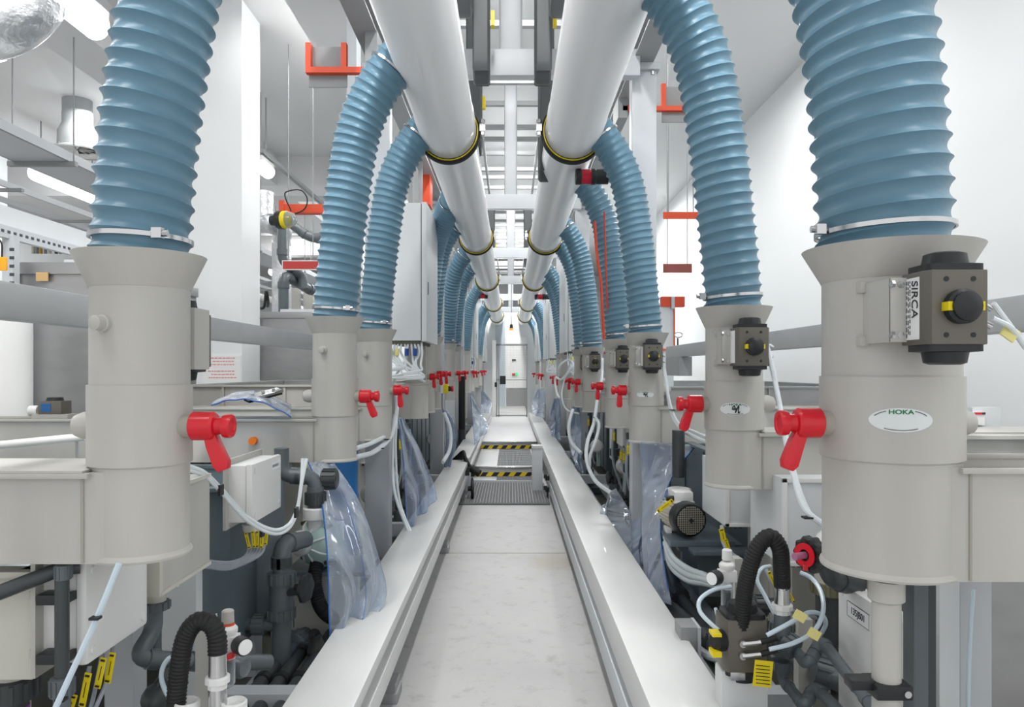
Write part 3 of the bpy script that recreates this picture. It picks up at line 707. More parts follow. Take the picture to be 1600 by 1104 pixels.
# ================================================================ cabinets
def cabinet(s, Y0, Y1, z0, z1, label, depth=.36, xin=.80):
    xf = s * xin; o = thing('electrical_cabinet', (s * (xin + depth / 2), Y0, EYE + z0), label, 'cabinet', 'pale electrical cabinets over the ducts')
    xa, xb = sorted((s * (xin + .055), s * (xin + .055 + depth)))
    B(xa, xb, Y0, Y1, EYE + z0, EYE + z1).build('housing', CAB, o, bevel=.006)
    xa, xb = sorted((s * xin, s * (xin + .048)))
    d = B(xa, xb, Y0 - .005, Y1 + .005, EYE + z0 - .008, EYE + z1 + .008).build('door', CAB, o, bevel=.008)
    xa, xb = sorted((s * (xin + .046), s * (xin + .056)))
    B(xa, xb, Y0 + .008, Y1 - .008, EYE + z0 + .006, EYE + z1 - .006).build('door_seal', BLACK, o)
    h = z0 + (z1 - z0) * .38; xh = s * (xin - .005)
    MB().box(min(xh, xh + s * .02), max(xh, xh + s * .02), Y0 + .10, Y0 + .14, EYE + h - .05, EYE + h + .07).build('door_latch', BLACK, d, bevel=.004)
    g = MB(); xm = s * (xin + .06)
    g.box(min(s * (xin + .07), s * (xin + depth)), max(s * (xin + .07), s * (xin + depth)), Y0 + .03, Y1 - .1, EYE + z0 - .03, EYE + z0).build('gland_plate', mat('foam_dark', (120, 118, 100), .8, noise=.3, scale=60), o)
    for yy in (Y0 + .12, Y1 - .15):
        MB().box(s * .97 - .02, s * .97 + .02, yy, yy + .03, EYE + z1 - .001, 3.831).build('hanger_strap', STEELD, o)
    return o
cabinet(-1, 7.0, 8.05, .275, 1.585, 'large pale grey cabinet hung over the left ducts beside the third hose')
cabinet(-1, 17.0, 18.2, .27, 1.585, 'distant pale cabinet on the left, behind the small beacon')
cabinet(-1, 24.3, 25.5, .27, 1.5, 'tiny farthest pale cabinet on the left row')
cabinet(1, 10.9, 12.1, .27, 1.585, 'pale cabinet on the right in front of a longer one, nearest in the right row')
cabinet(1, 16.4, 18.2, .25, 1.5, 'second pale cabinet on the right row, in the distance')
cabinet(1, 23.4, 24.7, .27, 1.45, 'tiny farthest pale cabinet on the right row')

# tube clutter under cabinets: blue fittings, white tubes
def fittings(cx, cy, cz, s, label, n=9, wid=.35):
    o = thing('tube_bundle', (cx, cy, cz - .3), label, 'tubes', 'white tube bundles under the cabinets')
    random.seed(int(cy * 10))
    for i in range(n):
        x = cx - wid / 2 + wid * i / (n - 1); cz = cz; tgt = Vector((cx + s * -.10 + random.uniform(-.12, .12), cy - .12, cz - .27 + random.uniform(-.05, .05)))
        MB().tube([(x, cy + .05, EYE + .272), (x, cy, cz), (x + random.uniform(-.02, .02), cy - .02, cz - .09), (x * .6 + tgt.x * .4, cy - .1, cz - .2), tgt, tgt + Vector((s * random.uniform(.08, .2), .0, -.02))], .011, n=8, seg=5).build('white_tube', TUBEW, o)
    for (t, m_) in ((.62, NAVY), (.85, NAVY), (.18, TAPE), (.36, TAPE)):
        x = cx - wid / 2 + wid * t
        q = MB().cyl((x, cy - .06, cz - .05), (x, cy - .07, cz - .115), .02, n=12).build('fitting', m_, o, label='blue fitting' if m_ is NAVY else 'yellow paper tag')
    return o
fittings(-1.03, 7.05, EYE + .246, -1, 'bundle of white tubes with two blue fittings under the large left cabinet', n=12)
fittings(-1.0, 16.9, EYE + .24, -1, 'distant tube bundle under the second left cabinet')
fittings(1.02, 10.95, EYE + .24, 1, 'bundle of white tubes under the nearest right cabinet', n=12)
fittings(1.0, 16.45, EYE + .24, 1, 'distant tube bundle under the second right cabinet')
for (pts, lb) in (
    ([P(612, 600, 7.3), P(628, 574, 7.2), P(650, 590, 7.1), P(664, 596, 7.1), P(640, 588, 7.1), P(612, 588, 7.2)], 'thick white tube looped on the open duct under the left cabinet'),
    ([P(872, 590, 9.4), P(874, 572, 9.3), P(888, 562, 9.3), P(895, 572, 9.2), P(878, 592, 9.2), P(868, 590, 9.3), P(869, 610, 9.2), P(874, 622, 9.1)], 'coiled white tubes hanging before the right cabinet ducts')):
    tag(MB().tube(pts, .014, n=8, seg=8).build('looped_tube', TUBEW), lb, 'tube')

# ---- beacons
def beacon(s, Y, h, label, x0, x1, r=.055, lens=1):
    o = thing('warning_beacon', (s * (x0 + x1) / 2, Y, EYE + h - r), label, 'beacon', 'black and red warning beacons')
    p0 = Vector((s * x0, Y, EYE + h)); d = Vector((s, 0, 0)); Lh = x1 - x0
    MB().lathe([(r * .9, 0), (r, .004), (r, Lh * .16), (r * .95, Lh * .18)], p0, d, 28).build('end_cap', BLACK, o)
    MB().lathe([(r * .93, Lh * .18), (r * .93, Lh * .5)], p0, d, 28).build('lens', LENSR, o)
    MB().lathe([(r, Lh * .48), (r, Lh * .6), (r * .94, Lh * .62), (r * .94, Lh)], p0, d, 28).build('base', BLACK, o)
    return o
beacon(1, 5.75, 1.505, 'black warning beacon with red band sticking out past the third right hose', .505, .76, r=.062)
beacon(-1, 15.4, 1.54, 'small distant black and red beacon on the left', .48, .82, r=.06)
beacon(1, 15.4, 1.52, 'small distant black and red beacon on the right', .5, .84, r=.06)
# orange cord down the right hoses
tag(MB().tube([P(929, 345, 6.4) , P(933, 400, 6.4), P(939, 440, 6.4), P(941, 480, 6.4), P(944, 530, 6.4)], .012, n=8).build('signal_line', ORANGE), 'thin orange cord hanging along the fourth right hose', 'cord')
tag(MB().tube([P(944, 552, 6.7), P(950, 534, 6.65), P(944, 330, 6.2)], .008, n=6).build('signal_line', ORANGE), 'short thin orange cord beside the fifth duct neck', 'cord')

# ================================================================ long hand beams behind rows
hb = thing('guard_beam', (-1.40, 3, 1.7), 'broad grey steel guard beam behind the left duct row', 'beam')
B(-1.41, -1.35, .9, 5.3, EYE + .135, EYE + .237).build('tube', mat('beam_grey', (176, 178, 179), .38, metal=.3, noise=.1), hb, bevel=.01)
hb = thing('guard_beam', (1.63, 4, 1.7), 'grey steel guard beam behind the right duct row', 'beam')
B(1.6, 1.67, 1.2, 7.6, EYE + .12, EYE + .235).build('tube', MATS['beam_grey'], hb, bevel=.01)
B(1.58, 1.70, 6.9, 7.5, EYE - .06, EYE + .12).build('hanger_block', STEELD, hb)

# ================================================================ machine bodies behind the rows
def process_tank(x0, x1, y0, y1, z0, z1, m, label, lip=True, feet=True):
    o = thing('process_tank', ((x0 + x1) / 2, (y0 + y1) / 2, 0), label, 'tank')
    t = .02; w_ = MB()
    w_.box(x0, x1, y0, y0 + t, z0, z1).box(x0, x1, y1 - t, y1, z0, z1).box(x0, x0 + t, y0 + t, y1 - t, z0, z1).box(x1 - t, x1, y0 + t, y1 - t, z0, z1).box(x0 + t, x1 - t, y0 + t, y1 - t, z0 + .002, z0 + t)
    w_.build('wall', m, o)
    if lip:
        f = MB()
        f.box(x0 - .03, x1 + .03, y0 - .03, y0 + .03, z1, z1 + .015).box(x0 - .03, x1 + .03, y1 - .03, y1 + .03, z1, z1 + .015).box(x0 - .03, x0 + .03, y0, y1, z1, z1 + .015).box(x1 - .03, x1 + .03, y0, y1, z1, z1 + .015)
        f.build('rim', m, o)
        r = MB(); x = x0 + .35
        while x < x1: r.box(x, x + .02, y0 - .02, y0, z0, z1); x += .5
        y = y0 + .3
        xx = x1 if x1 < 0 else x0
        while y < y1: r.box(xx - .01, xx + .01, y, y + .02, z0, z1); y += .5
        r.build('rib', m, o)
    MB().box(x0 + t, x1 - t, y0 + t, y1 - t, z1 - .12, z1 - .11).build('liquid', mat('tank_liquid', (150, 165, 170), .08), o)
    if feet:
        for fx in (x0 + .1, x1 - .2):
            for fy in (y0 + .05, y1 - .15): B(fx, fx + .1, fy, fy + .1, 0, z0).build('leg', STEEL, o)
    return o
process_tank(-2.75, -1.235, 1.9, 2.75, .78, 1.05, BEIGE, 'beige plastic tank at the lower left corner of the frame')
process_tank(-2.9, -1.2, 3.15, 3.9, .35, 1.06, TANKD, 'slate blue tank behind the small white box with yellow tags')
process_tank(-2.9, -1.2, 4.25, 5.6, .25, 1.05, BEIGE, 'beige tank behind the green pump on the left')
process_tank(-2.7, -1.25, 6.0, 8.7, .25, 1.44, PP, 'large pale grey tank with high rim behind the left ducts')
process_tank(-2.1, -1.25, 9.0, 13.2, .2, 1.3, TANKD, 'slate tank behind the left row beyond the large cabinet')
process_tank(-3.0, -1.25, 13.6, 24, .2, 1.3, PP, 'long distant grey tank behind the left row')
process_tank(1.5, 3.2, 2.35, 2.95, .05, 1.06, INOX, 'stainless tank at the lower right corner of the frame')
process_tank(1.32, 3.3, 3.45, 4.1, .3, 1.22, PP, 'grey tank with liquid behind the second right duct')
process_tank(1.25, 3.2, 4.45, 5.9, .25, 1.06, TANKD, 'slate blue tank behind the pump motor on the right')
process_tank(1.35, 3.2, 6.3, 9.6, .25, 1.42, INOX, 'dull metal tank with high rim behind the third right duct')
process_tank(1.30, 3.2, 10, 14, .2, 1.2, TANKD, 'slate tank behind the right row beyond the white tube coil')
process_tank(1.30, 3.2, 14.4, 24, .2, 1.3, PP, 'long distant grey tank behind the right row')
process_tank(1.75, 3.6, 2.98, 3.40, 1.1, 1.30, PP, 'shallow pale tray with white top behind the nearest right duct', feet=False)
B(1.8, 3.55, 3.0, 3.38, .0, 1.1).build('plinth', PP, bpy.data.objects['process_tank.012']) if 'process_tank.012' in bpy.data.objects else None
for s, side in ((-1, 'left'), (1, 'right')):
    o = thing('base_frame', (s * 1.2, 3, 0), 'grey steel base frame low under the %s machine row' % side, 'frame')
    for (xa, xb, za, zb) in ((.84, .92, .10, .2), (1.10, 1.16, .10, .2)):
        x0, x1 = sorted((s * xa, s * xb)); B(x0, x1, 1.3, 19, za, zb).build('long_beam', STEEL, o)
    for y in (2.9, 4.6, 6.1, 8.9, 11.5, 14, 17):
        x0, x1 = sorted((s * .84, s * 1.16)); B(x0, x1, y, y + .09, .2, .3).build('cross_member', STEEL, o)
    x0, x1 = sorted((s * .8, s * 3.2)); struct(B(x0, x1, 1.3, 19, .0, .015), 'trim_%d' % (12 + (s > 0)), mat('dim_floor_sheet', (120, 122, 112), .5, noise=.25, scale=2))  # added dark sheet; the dimness under the machines is put into its colour
    for y in (1.6, 5, 9, 13, 18):
        x0, x1 = sorted((s * .86, s * .90)); B(x0, x1, y, y + .04, .015, .1).build('foot', BLACK, o)

# ---- small builders
def junction_box(x0, x1, y0, y1, z0, z1, s, label, lab=None, m=WHITEP, back=True, name='junction_box'):
    "s: +1 = lid faces +x (left row), -1 = lid faces -x"
    o = thing(name, ((x0 + x1) / 2, (y0 + y1) / 2, z0), label, 'box')
    lid = .028
    if s > 0: bx = (x0, x1 - lid); lx = (x1 - lid, x1)
    else: bx = (x0 + lid, x1); lx = (x0, x0 + lid)
    B(bx[0], bx[1], y0 + .004, y1 - .004, z0 + .004, z1 - .004).build('case', m, o, bevel=.012)
    l = B(lx[0], lx[1], y0, y1, z0, z1).build('lid', m, o, bevel=.011)
    sc = MB(); xs = x1 if s > 0 else x0
    for yy in (y0 + .03, y1 - .03):
        for zz in (z0 + .03, z1 - .03): sc.cyl((xs - .002 * s, yy, zz), (xs + .004 * s, yy, zz), .011, n=14)
    sc.build('lid_screw', m, l)
    if back: B(min(x0, x0 if s > 0 else x1), max(x0 + .012, x0) if s > 0 else x1 + .012, y0 - .03, y1 + .03, z0 - .02, z1 + .02).build('back_plate', PP, o)
    return o
def cable_tag(p, d, ln, parent, w_=.014, name='cable_tag', look=Vector((0, -1, 0))):
    "yellow marker plate lying along direction d at p, facing the camera"
    d = Vector(d).normalized(); n_ = look.normalized(); a = d.cross(n_).normalized(); b = n_
    m = Matrix((a, b, d)).transposed()
    o = MB().obox(p, (w_ * 2, .003, ln), m).build(name, YELLOW, parent, bevel=.001, label='yellow marker tag')
    t = MB().obox(Vector(p) + b * .0022, (w_ * .18, .0012, ln * .45), m)
    for e in (-.42, .42): t.obox(Vector(p) + d * (ln * e) + b * .003, (w_ * 1.2, .004, ln * .05), m)
    t.build('tie_and_print', INK, o)
    return o
def ribbed(pts, r, m, name, parent=None, n=14, pitch=.008, amp=.0022):
    q = spline([Vector(p) for p in pts], 10); tot = sum((q[i + 1] - q[i]).length for i in range(len(q) - 1)); ns = int(tot / pitch * 4)
    L_ = [0]
    for i in range(1, len(q)): L_.append(L_[-1] + (q[i] - q[i - 1]).length)
    res = []; j = 0
    for i in range(ns + 1):
        d = tot * i / ns
        while j < len(L_) - 2 and L_[j + 1] < d: j += 1
        res.append(q[j].lerp(q[j + 1], (d - L_[j]) / max(1e-6, L_[j + 1] - L_[j])))
    g = MB(); ks = []
    for i, (p, t, a, b) in enumerate(frames(res)): ks.append(g.ring(p, a, b, r + (amp if i % 4 in (1, 2) else -amp * .4), n))
    for i in range(len(ks) - 1): g.join(ks[i], ks[i + 1], n)
    g.f.append(tuple(ks[0] + i for i in range(n))[::-1]); g.f.append(tuple(ks[-1] + i for i in range(n)))
    return g.build(name, m, parent, ang=50)
def union_nut(p, axis, r, ln, parent, m=PVC, name='union_nut'):
    d, a, b = basis(axis); p = Vector(p) - d * ln / 2
    g = MB().lathe([(r * .8, 0), (r * .98, ln * .05), (r * .98, ln * .95), (r * .8, ln)], p, d, 24)
    for i in range(12):
        t = 2 * math.pi * i / 12; c = p + a * math.cos(t) * r + b * math.sin(t) * r + d * ln / 2
        g.obox(c, (r * .16, r * .16, ln * .8), Matrix((a * math.cos(t) + b * math.sin(t), b * math.cos(t) - a * math.sin(t), d)).transposed())
    return g.build(name, m, parent, ang=30)
def wheel(p, axis, r, parent, m=BLACK, name='hand_wheel', lobes=6, th=.022):
    d, a, b = basis(axis); n = 48; g = MB(); ks = []
    for (t, k) in ((0, .9), (.15, 1), (.85, 1), (1, .88), (1, .3)):
        q = len(g.v)
        for i in range(n):
            u = 2 * math.pi * i / n; rr_ = r * k * (1 + .06 * math.cos(lobes * u)); g.v.append(Vector(p) + d * (t * th) + a * math.cos(u) * rr_ + b * math.sin(u) * rr_)
        ks.append(q)
    for i in range(len(ks) - 1): g.join(ks[i], ks[i + 1], n)
    g.f.append(tuple(ks[0] + i for i in range(n))[::-1]); g.f.append(tuple(ks[-1] + i for i in range(n)))
    g.cyl(Vector(p) - d * .04, p, r * .25)
    return g.build(name, m, parent)
def pipe(pts, r, m, name, parent=None, smooth=False, n=18): return MB().tube(pts, r, n=n, smooth=smooth, seg=6).build(name, m, parent)
def elbow(pts, r, m, name, parent=None):
    "straight runs joined by rounded bends with socket rings"
    pts = [Vector(p) for p in pts]; path = [pts[0]]
    for i in range(1, len(pts) - 1):
        a = (pts[i - 1] - pts[i]); b = (pts[i + 1] - pts[i]); k = min(r * 1.6, a.length * .45, b.length * .45)
        p0 = pts[i] + a.normalized() * k; p1 = pts[i] + b.normalized() * k
        for t in range(7):
            u = t / 6; path.append((1 - u) ** 2 * p0 + 2 * u * (1 - u) * pts[i] + u * u * p1)
    path.append(pts[-1]); g = MB().tube(path, r, n=18, smooth=False)
    for i in range(1, len(pts) - 1):
        for o_ in (pts[i - 1], pts[i + 1]):
            dd = (o_ - pts[i]); 
            if dd.length > r * 4: dd = dd.normalized(); g.lathe([(r, 0), (r * 1.16, .001), (r * 1.16, r * 1.3), (r, r * 1.3 + .001)], pts[i] + dd * r * 1.3, dd, 18)
    return g.build(name, m, parent)
def regulator(p, s, label, tab=True):
    "air filter regulator: knob, body, gauge, bowl"
    x, y, z = p
    o = thing('air_regulator', (x, y, z - .13), label, 'regulator')
    MB().lathe([(.016, 0), (.018, .002), (.017, .035), (.014, .038)], (x, y, z + .07), (0, 0, 1), 20).build('knob', mat('regulator_knob', (176, 172, 166), .5) if tab else WHITEP, o)
    if tab: MB().cyl((x, y, z + .064), (x, y, z + .07), .019).build('orange_ring', ORANGE, o)
    b = MB().lathe([(.02, .064), (.028, .055), (.028, .045), (.022, .03), (.022, 0)], (x, y, z), (0, 0, 1), 24, cap0=True)
    b.box(x - .03, x + .03, y - .022, y + .022, z - .005, z + .035); b.build('body', WHITEP, o, bevel=.003)
    g = MB().lathe([(.006, 0), (.006, .015), (.024, .016), (.026, .02), (.026, .05), (.024, .052)], (x + s * .025, y - .01, z + .015), (s * .75, -.6, 0), 24).build('gauge', BLACK, o)
    q = Vector((x + s * .025, y - .01, z + .015)) + Vector((s * .75, -.6, 0)).normalized() * .0525
    MB().cyl(q, q + Vector((s * .75, -.6, 0)).normalized() * .002, .022).build('gauge_face', PAPER, g)
    if tab: MB().obox((x + s * .012, y - .028, z - .018), (.036, .02, .014), Matrix.Rotation(R(-18), 3, 'Y')).build('red_tab', RED, o, bevel=.002)
    c = MB().lathe([(.02, 0), (.021, -.01), (.021, -.075), (.014, -.085), (.006, -.09)][::-1], (x, y, z - .03), (0, 0, 1), 20).build('bowl', GLASS, o)
    MB().cyl((x, y, z - .10), (x, y, z - .045), .014).build('filter_core', PVCD, c)
    MB().cyl((x, y, z - .032), (x, y, z - .004), .021).build('collar', WHITEP, o)
    return o
def braid_hose(pts, r, label, ferrule=.06):
    o = thing('braided_hose', pts[-1], label, 'hose')
    ribbed(pts, r, RUBBER, 'sleeve', o, pitch=.010, amp=.0016)
    p = Vector(pts[-1]); z = Vector((0, 0, -1))
    MB().lathe([(r * .95, 0), (r * .95, ferrule * .7), (r * 1.0, ferrule)], p, z, 20).build('ferrule', CHROME, o)
    MB().lathe([(r * 1.2, ferrule), (r * 1.35, ferrule + .004), (r * 1.35, ferrule + .018), (r * 1.05, ferrule + .022), (r * 1.05, ferrule + .034)], p, z, 10).build('white_nut', WHITEP, o)
    MB().lathe([(r * 1.02, ferrule + .034), (r * 1.02, ferrule + .10)], p, z, 20).build('lower_ferrule', CHROME if 'left' in label else PVC, o)
    return o

# ================================================================ left foreground
junction_box(-1.22, -1.095, 1.9, 2.22, .815, 1.085, 1, 'large white junction box below the nearest left duct')
o = thing('drain_pipe', (-1.125, 1.86, .6), 'slate grey upright pipe with two black clamps at the lower left', 'pipe')
pipe([P(97, 897, 1.86), P(97, 1085, 1.86)], .017, PVCD, 'upright', o)
pipe([P(-60, 945, 1.80), P(0, 925, 1.83), P(95, 888, 1.88), P(125, 884, 1.9)], .019, PVCD, 'sloping_arm', o)
union_nut(P(99, 893, 1.86), (0, 0, 1), .02, .04, o, PVC, 'socket'); union_nut(P(97, 1072, 1.86), (0, 0, 1), .028, .05, o, PVC)
pipe([P(97, 1080, 1.86), P(97, 1180, 1.86)], .02, PVC, 'lower_pipe', o)
for yy in (933, 1025):
    c = P(82, yy, 1.88); MB().obox(c, (.055, .05, .026)).obox(c + Vector((.042, 0, 0)), (.014, .06, .022)).build('clamp', BLACK, o, bevel=.004)
    MB().obox(c + Vector((-.04, .03, 0)), (.06, .03, .022)).build('arm_bracket', PP, o)
o = thing('tank_outlet', P(20, 1085, 1.9), 'black union nut with purple band under the beige corner tank', 'fitting')
c = P(20, 1062, 1.98); pipe([c + Vector((0, 0, .04)), c], .045, BEIGE, 'spigot', o); union_nut(c + Vector((0, 0, -.02)), (0, 0, 1), .062, .06, o, PVCD)
pipe([c + Vector((0, 0, -.05)), c + Vector((0, 0, -.5))], .038, PVCD, 'drop_pipe', o); MB().cyl(c + Vector((0, 0, -.11)), c + Vector((0, 0, -.07)), .0395).build('purple_band', PURPLE, o)
o = thing('tagged_cable', P(150, 1030, 2.05), 'grey cables with four yellow tags hanging below the large white junction box', 'cable')
for (a, b, c) in (((176, 1010, 2.1), (168, 1060, 2.05), (150, 1104, 2.0)), ((160, 1018, 2.1), (150, 1070, 2.06), (140, 1110, 2.0)), ((140, 1040, 2.0), (128, 1104, 1.96), (125, 1120, 1.95))):
    pipe([P(*a), P(*b), P(*c), P(c[0] - 18, 1150, c[2])], .006, mat('grey_cable', (150, 158, 166), .4), 'cable', o, smooth=True, n=8)
for (x, y, dx, ln, Z) in ((172, 1043, -.18, .085, 2.02), (157, 1051, -.22, .085, 2.0), (133, 1077, -.2, .09, 1.93), (110, 1105, -.3, .07, 1.9)):
    cable_tag(P(x, y, Z), (-dx, 0, 1), ln, o, w_=.009)
tag(MB().tube([P(186, 880, 1.78), P(150, 968, 1.76), P(112, 1050, 1.74), P(80, 1120, 1.72)], .0075, n=8).build('flat_tube', TUBEB), 'pale flat tube running down across the large white junction box', 'tube')
bpy.data.objects['flat_tube']['group'] = 'pale air tubes'
for (x, y) in ((149, 965), (96, 1092)):
    MB().obox(P(x, y, 1.75), (.022, .02, .006)).build('cable_tie', BLACK, bpy.data.objects['flat_tube'])
# beige box under trough
o = thing('sump_box', (-1.2, 2.5, .875), 'beige plastic sump box behind the nearest left duct with a grey outlet', 'box')
B(-1.33, -1.096, 2.3, 2.68, .875, 1.20).build('case', PP, o, bevel=.003)
MB().box(-1.34, -1.092, 2.29, 2.31, .872, 1.20).box(-1.1, -1.09, 2.3, 2.68, .872, .884).box(-1.1, -1.09, 2.3, 2.68, 1.19, 1.203).build('edge_strip', BEIGE, o)
o = thing('waste_pipe', P(240, 935, 2.5), 'slate grey waste pipe bending under the beige sump box', 'pipe')
pipe([P(243, 925, 2.5), P(243, 945, 2.5)], .034, BEIGE, 'spigot', o); union_nut(P(243, 945, 2.5), (0, 0, 1), .045, .03, o, PVC)
elbow([P(240, 950, 2.5), P(240, 985, 2.5), P(212, 1028, 2.42), P(330, 1034, 2.6), P(420, 1034, 2.8)], .029, PVC, 'bend', o)
o = thing('strainer', P(250, 1080, 2.4), 'dark bulbous strainer body at the lower left behind the ribbed hose', 'fitting')
MB().sphere(P(248, 1092, 2.4), .055).build('bowl', PVCD, o); union_nut(P(268, 1066, 2.42), (.6, 0, .8), .045, .05, o, PVCD)
tag(B(-1.375, -1.24, 2.9, 2.96, .0, 1.1).build('upright_panel', CAB), 'pale upright support panel beside the slate tank', 'panel')
o = thing('bracket_post', P(315, 1104, 2.2), 'narrow beige plastic post behind the ribbed hose loop', 'post')
a, b = P(305, 968, 2.2), P(325, 968, 2.2); B(a.x, b.x, 2.2, 2.22, 0, a.z).build('post', PP, o); B(b.x, b.x + .004, 2.2, 2.26, 0, a.z).build('side', PP, o)
braid_hose([P(272, 1240, 1.95), P(275, 1104, 2.0), P(282, 1030, 2.0), P(292, 990, 2.0), P(310, 970, 2.0), P(330, 975, 2.0), P(339, 995, 2.0), P(340, 1020, 2.0)], .0245, 'black braided hose looped over at the lower left, chrome end')
tag(MB().tube([P(286, 1022, 2.1), P(262, 1030, 2.1), P(252, 1055, 2.1), P(262, 1085, 2.1), P(280, 1098, 2.1), P(300, 1120, 2.1)], .007, n=8).build('air_tube', TUBEB), 'pale tube curling left of the looped black hose', 'tube', 'pale air tubes')
regulator(P(356, 1010, 2.15), 1, 'white air regulator with orange ring, red tab and round gauge at the lower left')
o = thing('silencer', P(375, 1040, 2.2), 'dark round silencer beside the left air regulator', 'fitting')
MB().lathe([(.03, 0), (.032, .004), (.032, .045), (.026, .058), (.01, .062)], P(358, 1040, 2.22), (.95, -.3, 0), 24).cyl(P(362, 1038, 2.2), P(352, 1026, 2.17), .012).build('body', PVC, o)
tag(MB().tube([P(338, 1070, 2.12), P(344, 1104, 2.1), P(350, 1150, 2.1)], .006, n=8).build('air_tube', TUBEB), 'pale tube dropping below the chrome hose end at the lower left', 'tube', 'pale air tubes')
for (x, t) in ((292, 'left'), (366, 'right')):
    o = tag(MB().lathe([(.034, -.3), (.034, 0), (.03, .004), (.024, 0), (.02, -.01)], P(x, 1096, 2.0), (0, 0, 1), 28).build('white_cap', WHITEP), 'round white cap at the bottom edge, %s of the chrome hose end' % t, 'cap')
jb = junction_box(-1.17, -1.06, 3.02, 3.4, .945, 1.19, 1, 'small white junction box with yellow tags hung under the trough with the orange cap')
MB().obox((-1.0588, 3.31, 1.15), (.002, .10, .035)).build('label_plate', PAPER, jb); q = MB()
for i in range(5): q.obox((-1.0575, 3.275 + i * .017, 1.15), (.0008, .009, .012))
q.build('label_print', INK, jb)
o = thing('tagged_cable', P(395, 840, 3.15), 'grey cable bundle with five yellow tags under the small white junction box', 'cable')
MB().lathe([(.04, 0), (.035, -.03)][::-1], P(393, 818, 3.2), (0, 0, 1), 20).build('gland', WHITEP, o)
gc = MATS['grey_cable']
for i in range(6):
    pipe([P(385 + i * 6, 825, 3.2), P(388 + i * 5, 850, 3.18), P(384 + i * 4, 868, 3.1), P(360, 878 + i * 2, 3.05), P(325, 876 + i * 2, 2.95), P(290, 868 + i * 2, 2.9)], .007, gc, 'cable', o, smooth=True, n=8)
for i, (x, y, dx) in enumerate(((387, 844, .25), (396, 842, .1), (402, 842, .0), (409, 843, -.05), (416, 838, -.1))): cable_tag(P(x, y, 3.12 - .01 * (i % 2)), (-dx, 0, 1), .07, o, w_=.007)
for (dy, k) in ((0, 'upper'), (6, 'lower')):
    tag(MB().tube([P(296, 728 + dy, 2.6), P(320, 738 + dy, 2.65), P(345, 762 + dy, 2.75), P(385, 806 + dy, 2.9), P(425, 827 + dy, 3.0), P(450, 820 + dy, 3.05), P(464, 795 + dy * .6, 3.1), P(471, 755, 3.12), P(473 + dy, 716, 3.15)], .0075, n=8).build('air_tube', TUBEW), '%s of the two white tubes sagging in front of the small junction box' % k, 'tube', 'white air tubes')
for (x, y) in ((345, 765), (410, 830), (463, 800)): MB().obox(P(x, y, 2.98 if x > 350 else 2.74), (.01, .035, .04)).build('cable_tie', BLACK, bpy.data.objects['air_tube.002'])
# green pump with its piping
o = thing('diaphragm_pump', P(497, 880, 3.75), 'pale green translucent pump with white collar behind the clear curtain on the left', 'pump')
c = P(497, 846, 3.7); ax = Vector((-.55, -.8, 0)).normalized()
d_, a_, b_ = basis(ax)
MB().lathe([(.11, -.06), (.13, -.05), (.13, .0), (.12, .02), (.10, .05), (.06, .075), (.03, .08)], c, ax, 40).build('chamber', GREENP, o)
q = MB()
for i in range(8):
    t = 2 * math.pi * i / 8; u = a_ * math.cos(t) + b_ * math.sin(t); q.cyl(c + u * .122 - ax * .03, c + u * .122 + ax * .03, .011, n=8)
q.build('chamber_bolt', mat('brown_bolt', (96, 84, 66), .6), o)
q = MB()
for i in range(8):
    t = 2 * math.pi * (i + .5) / 8; u = a_ * math.cos(t) + b_ * math.sin(t); q.tube([c + u * .115 + ax * .025, c + u * .09 + ax * .062, c + u * .045 + ax * .08], .006, n=6, smooth=False)
q.build('chamber_rib', WHITEP, o)
MB().lathe([(.05, .06), (.062, .07), (.062, .10), (.05, .11)], c + Vector((-.02, 0, .01)), ax, 30).build('front_collar', WHITEP, o)
c2 = P(493, 806, 3.66); MB().lathe([(.035, -.07), (.04, -.02), (.06, -.01), (.062, .04), (.055, .045)], c2, (0, 0, 1), 24).build('top_union', WHITEP, o)
MB().obox(P(520, 835, 3.8), (.1, .09, .13)).build('air_valve', WHITEP, o, bevel=.01)
cable_tag(P(517, 828, 3.74), (.5, 0, .6), .04, o, w_=.014)
elbow([P(493, 800, 3.66), P(493, 745, 3.66), P(440, 742, 3.66), P(440, 700, 3.66)], .036, PVC, 'suction_pipe', o)
union_nut(P(493, 778, 3.66), (0, 0, 1), .05, .07, o, PVCD); union_nut(P(515, 748, 3.7), (1, 0, 0), .05, .08, o, PVCD)
B(c.x - .15, c.x + .25, 3.62, 3.95, P(0, 887, 3.7).z - .02, P(0, 887, 3.7).z).build('shelf', TANKD, o)
B(c.x - .12, c.x + .2, 3.7, 3.75, 0.03, P(0, 887, 3.7).z - .02).build('stand', BEIGE, o)
o = thing('valve_line', P(438, 1040, 3.3), 'slate grey pipe with union ball valve and black hand wheel on the left', 'pipe')
elbow([P(478, 842, 3.55), P(440, 850, 3.35), P(440, 905, 3.35), P(440, 1035, 3.35)], .040, PVC, 'upper_bend', o)
union_nut(P(440, 902, 3.35), (0, 0, 1), .062, .055, o); pipe([P(440, 905, 3.35), P(440, 960, 3.35)], .054, PVC, 'valve_body', o); union_nut(P(440, 958, 3.35), (0, 0, 1), .06, .05, o)
pipe([P(450, 925, 3.33), P(472, 922, 3.28)], .018, PVCD, 'stem', o); wheel(P(474, 918, 3.26), (1, -.25, 0), .062, o)
pipe([P(440, 960, 3.35), P(440, 1030, 3.35)], .043, PVC, 'tee', o)
pipe([P(440, 975, 3.35), P(380, 975, 3.35)], .03, PVC, 'side_arm', o); union_nut(P(405, 975, 3.35), (1, 0, 0), .045, .06, o); MB().sphere(P(440, 1034, 3.35), .043).build('tee_end', PVC, o)
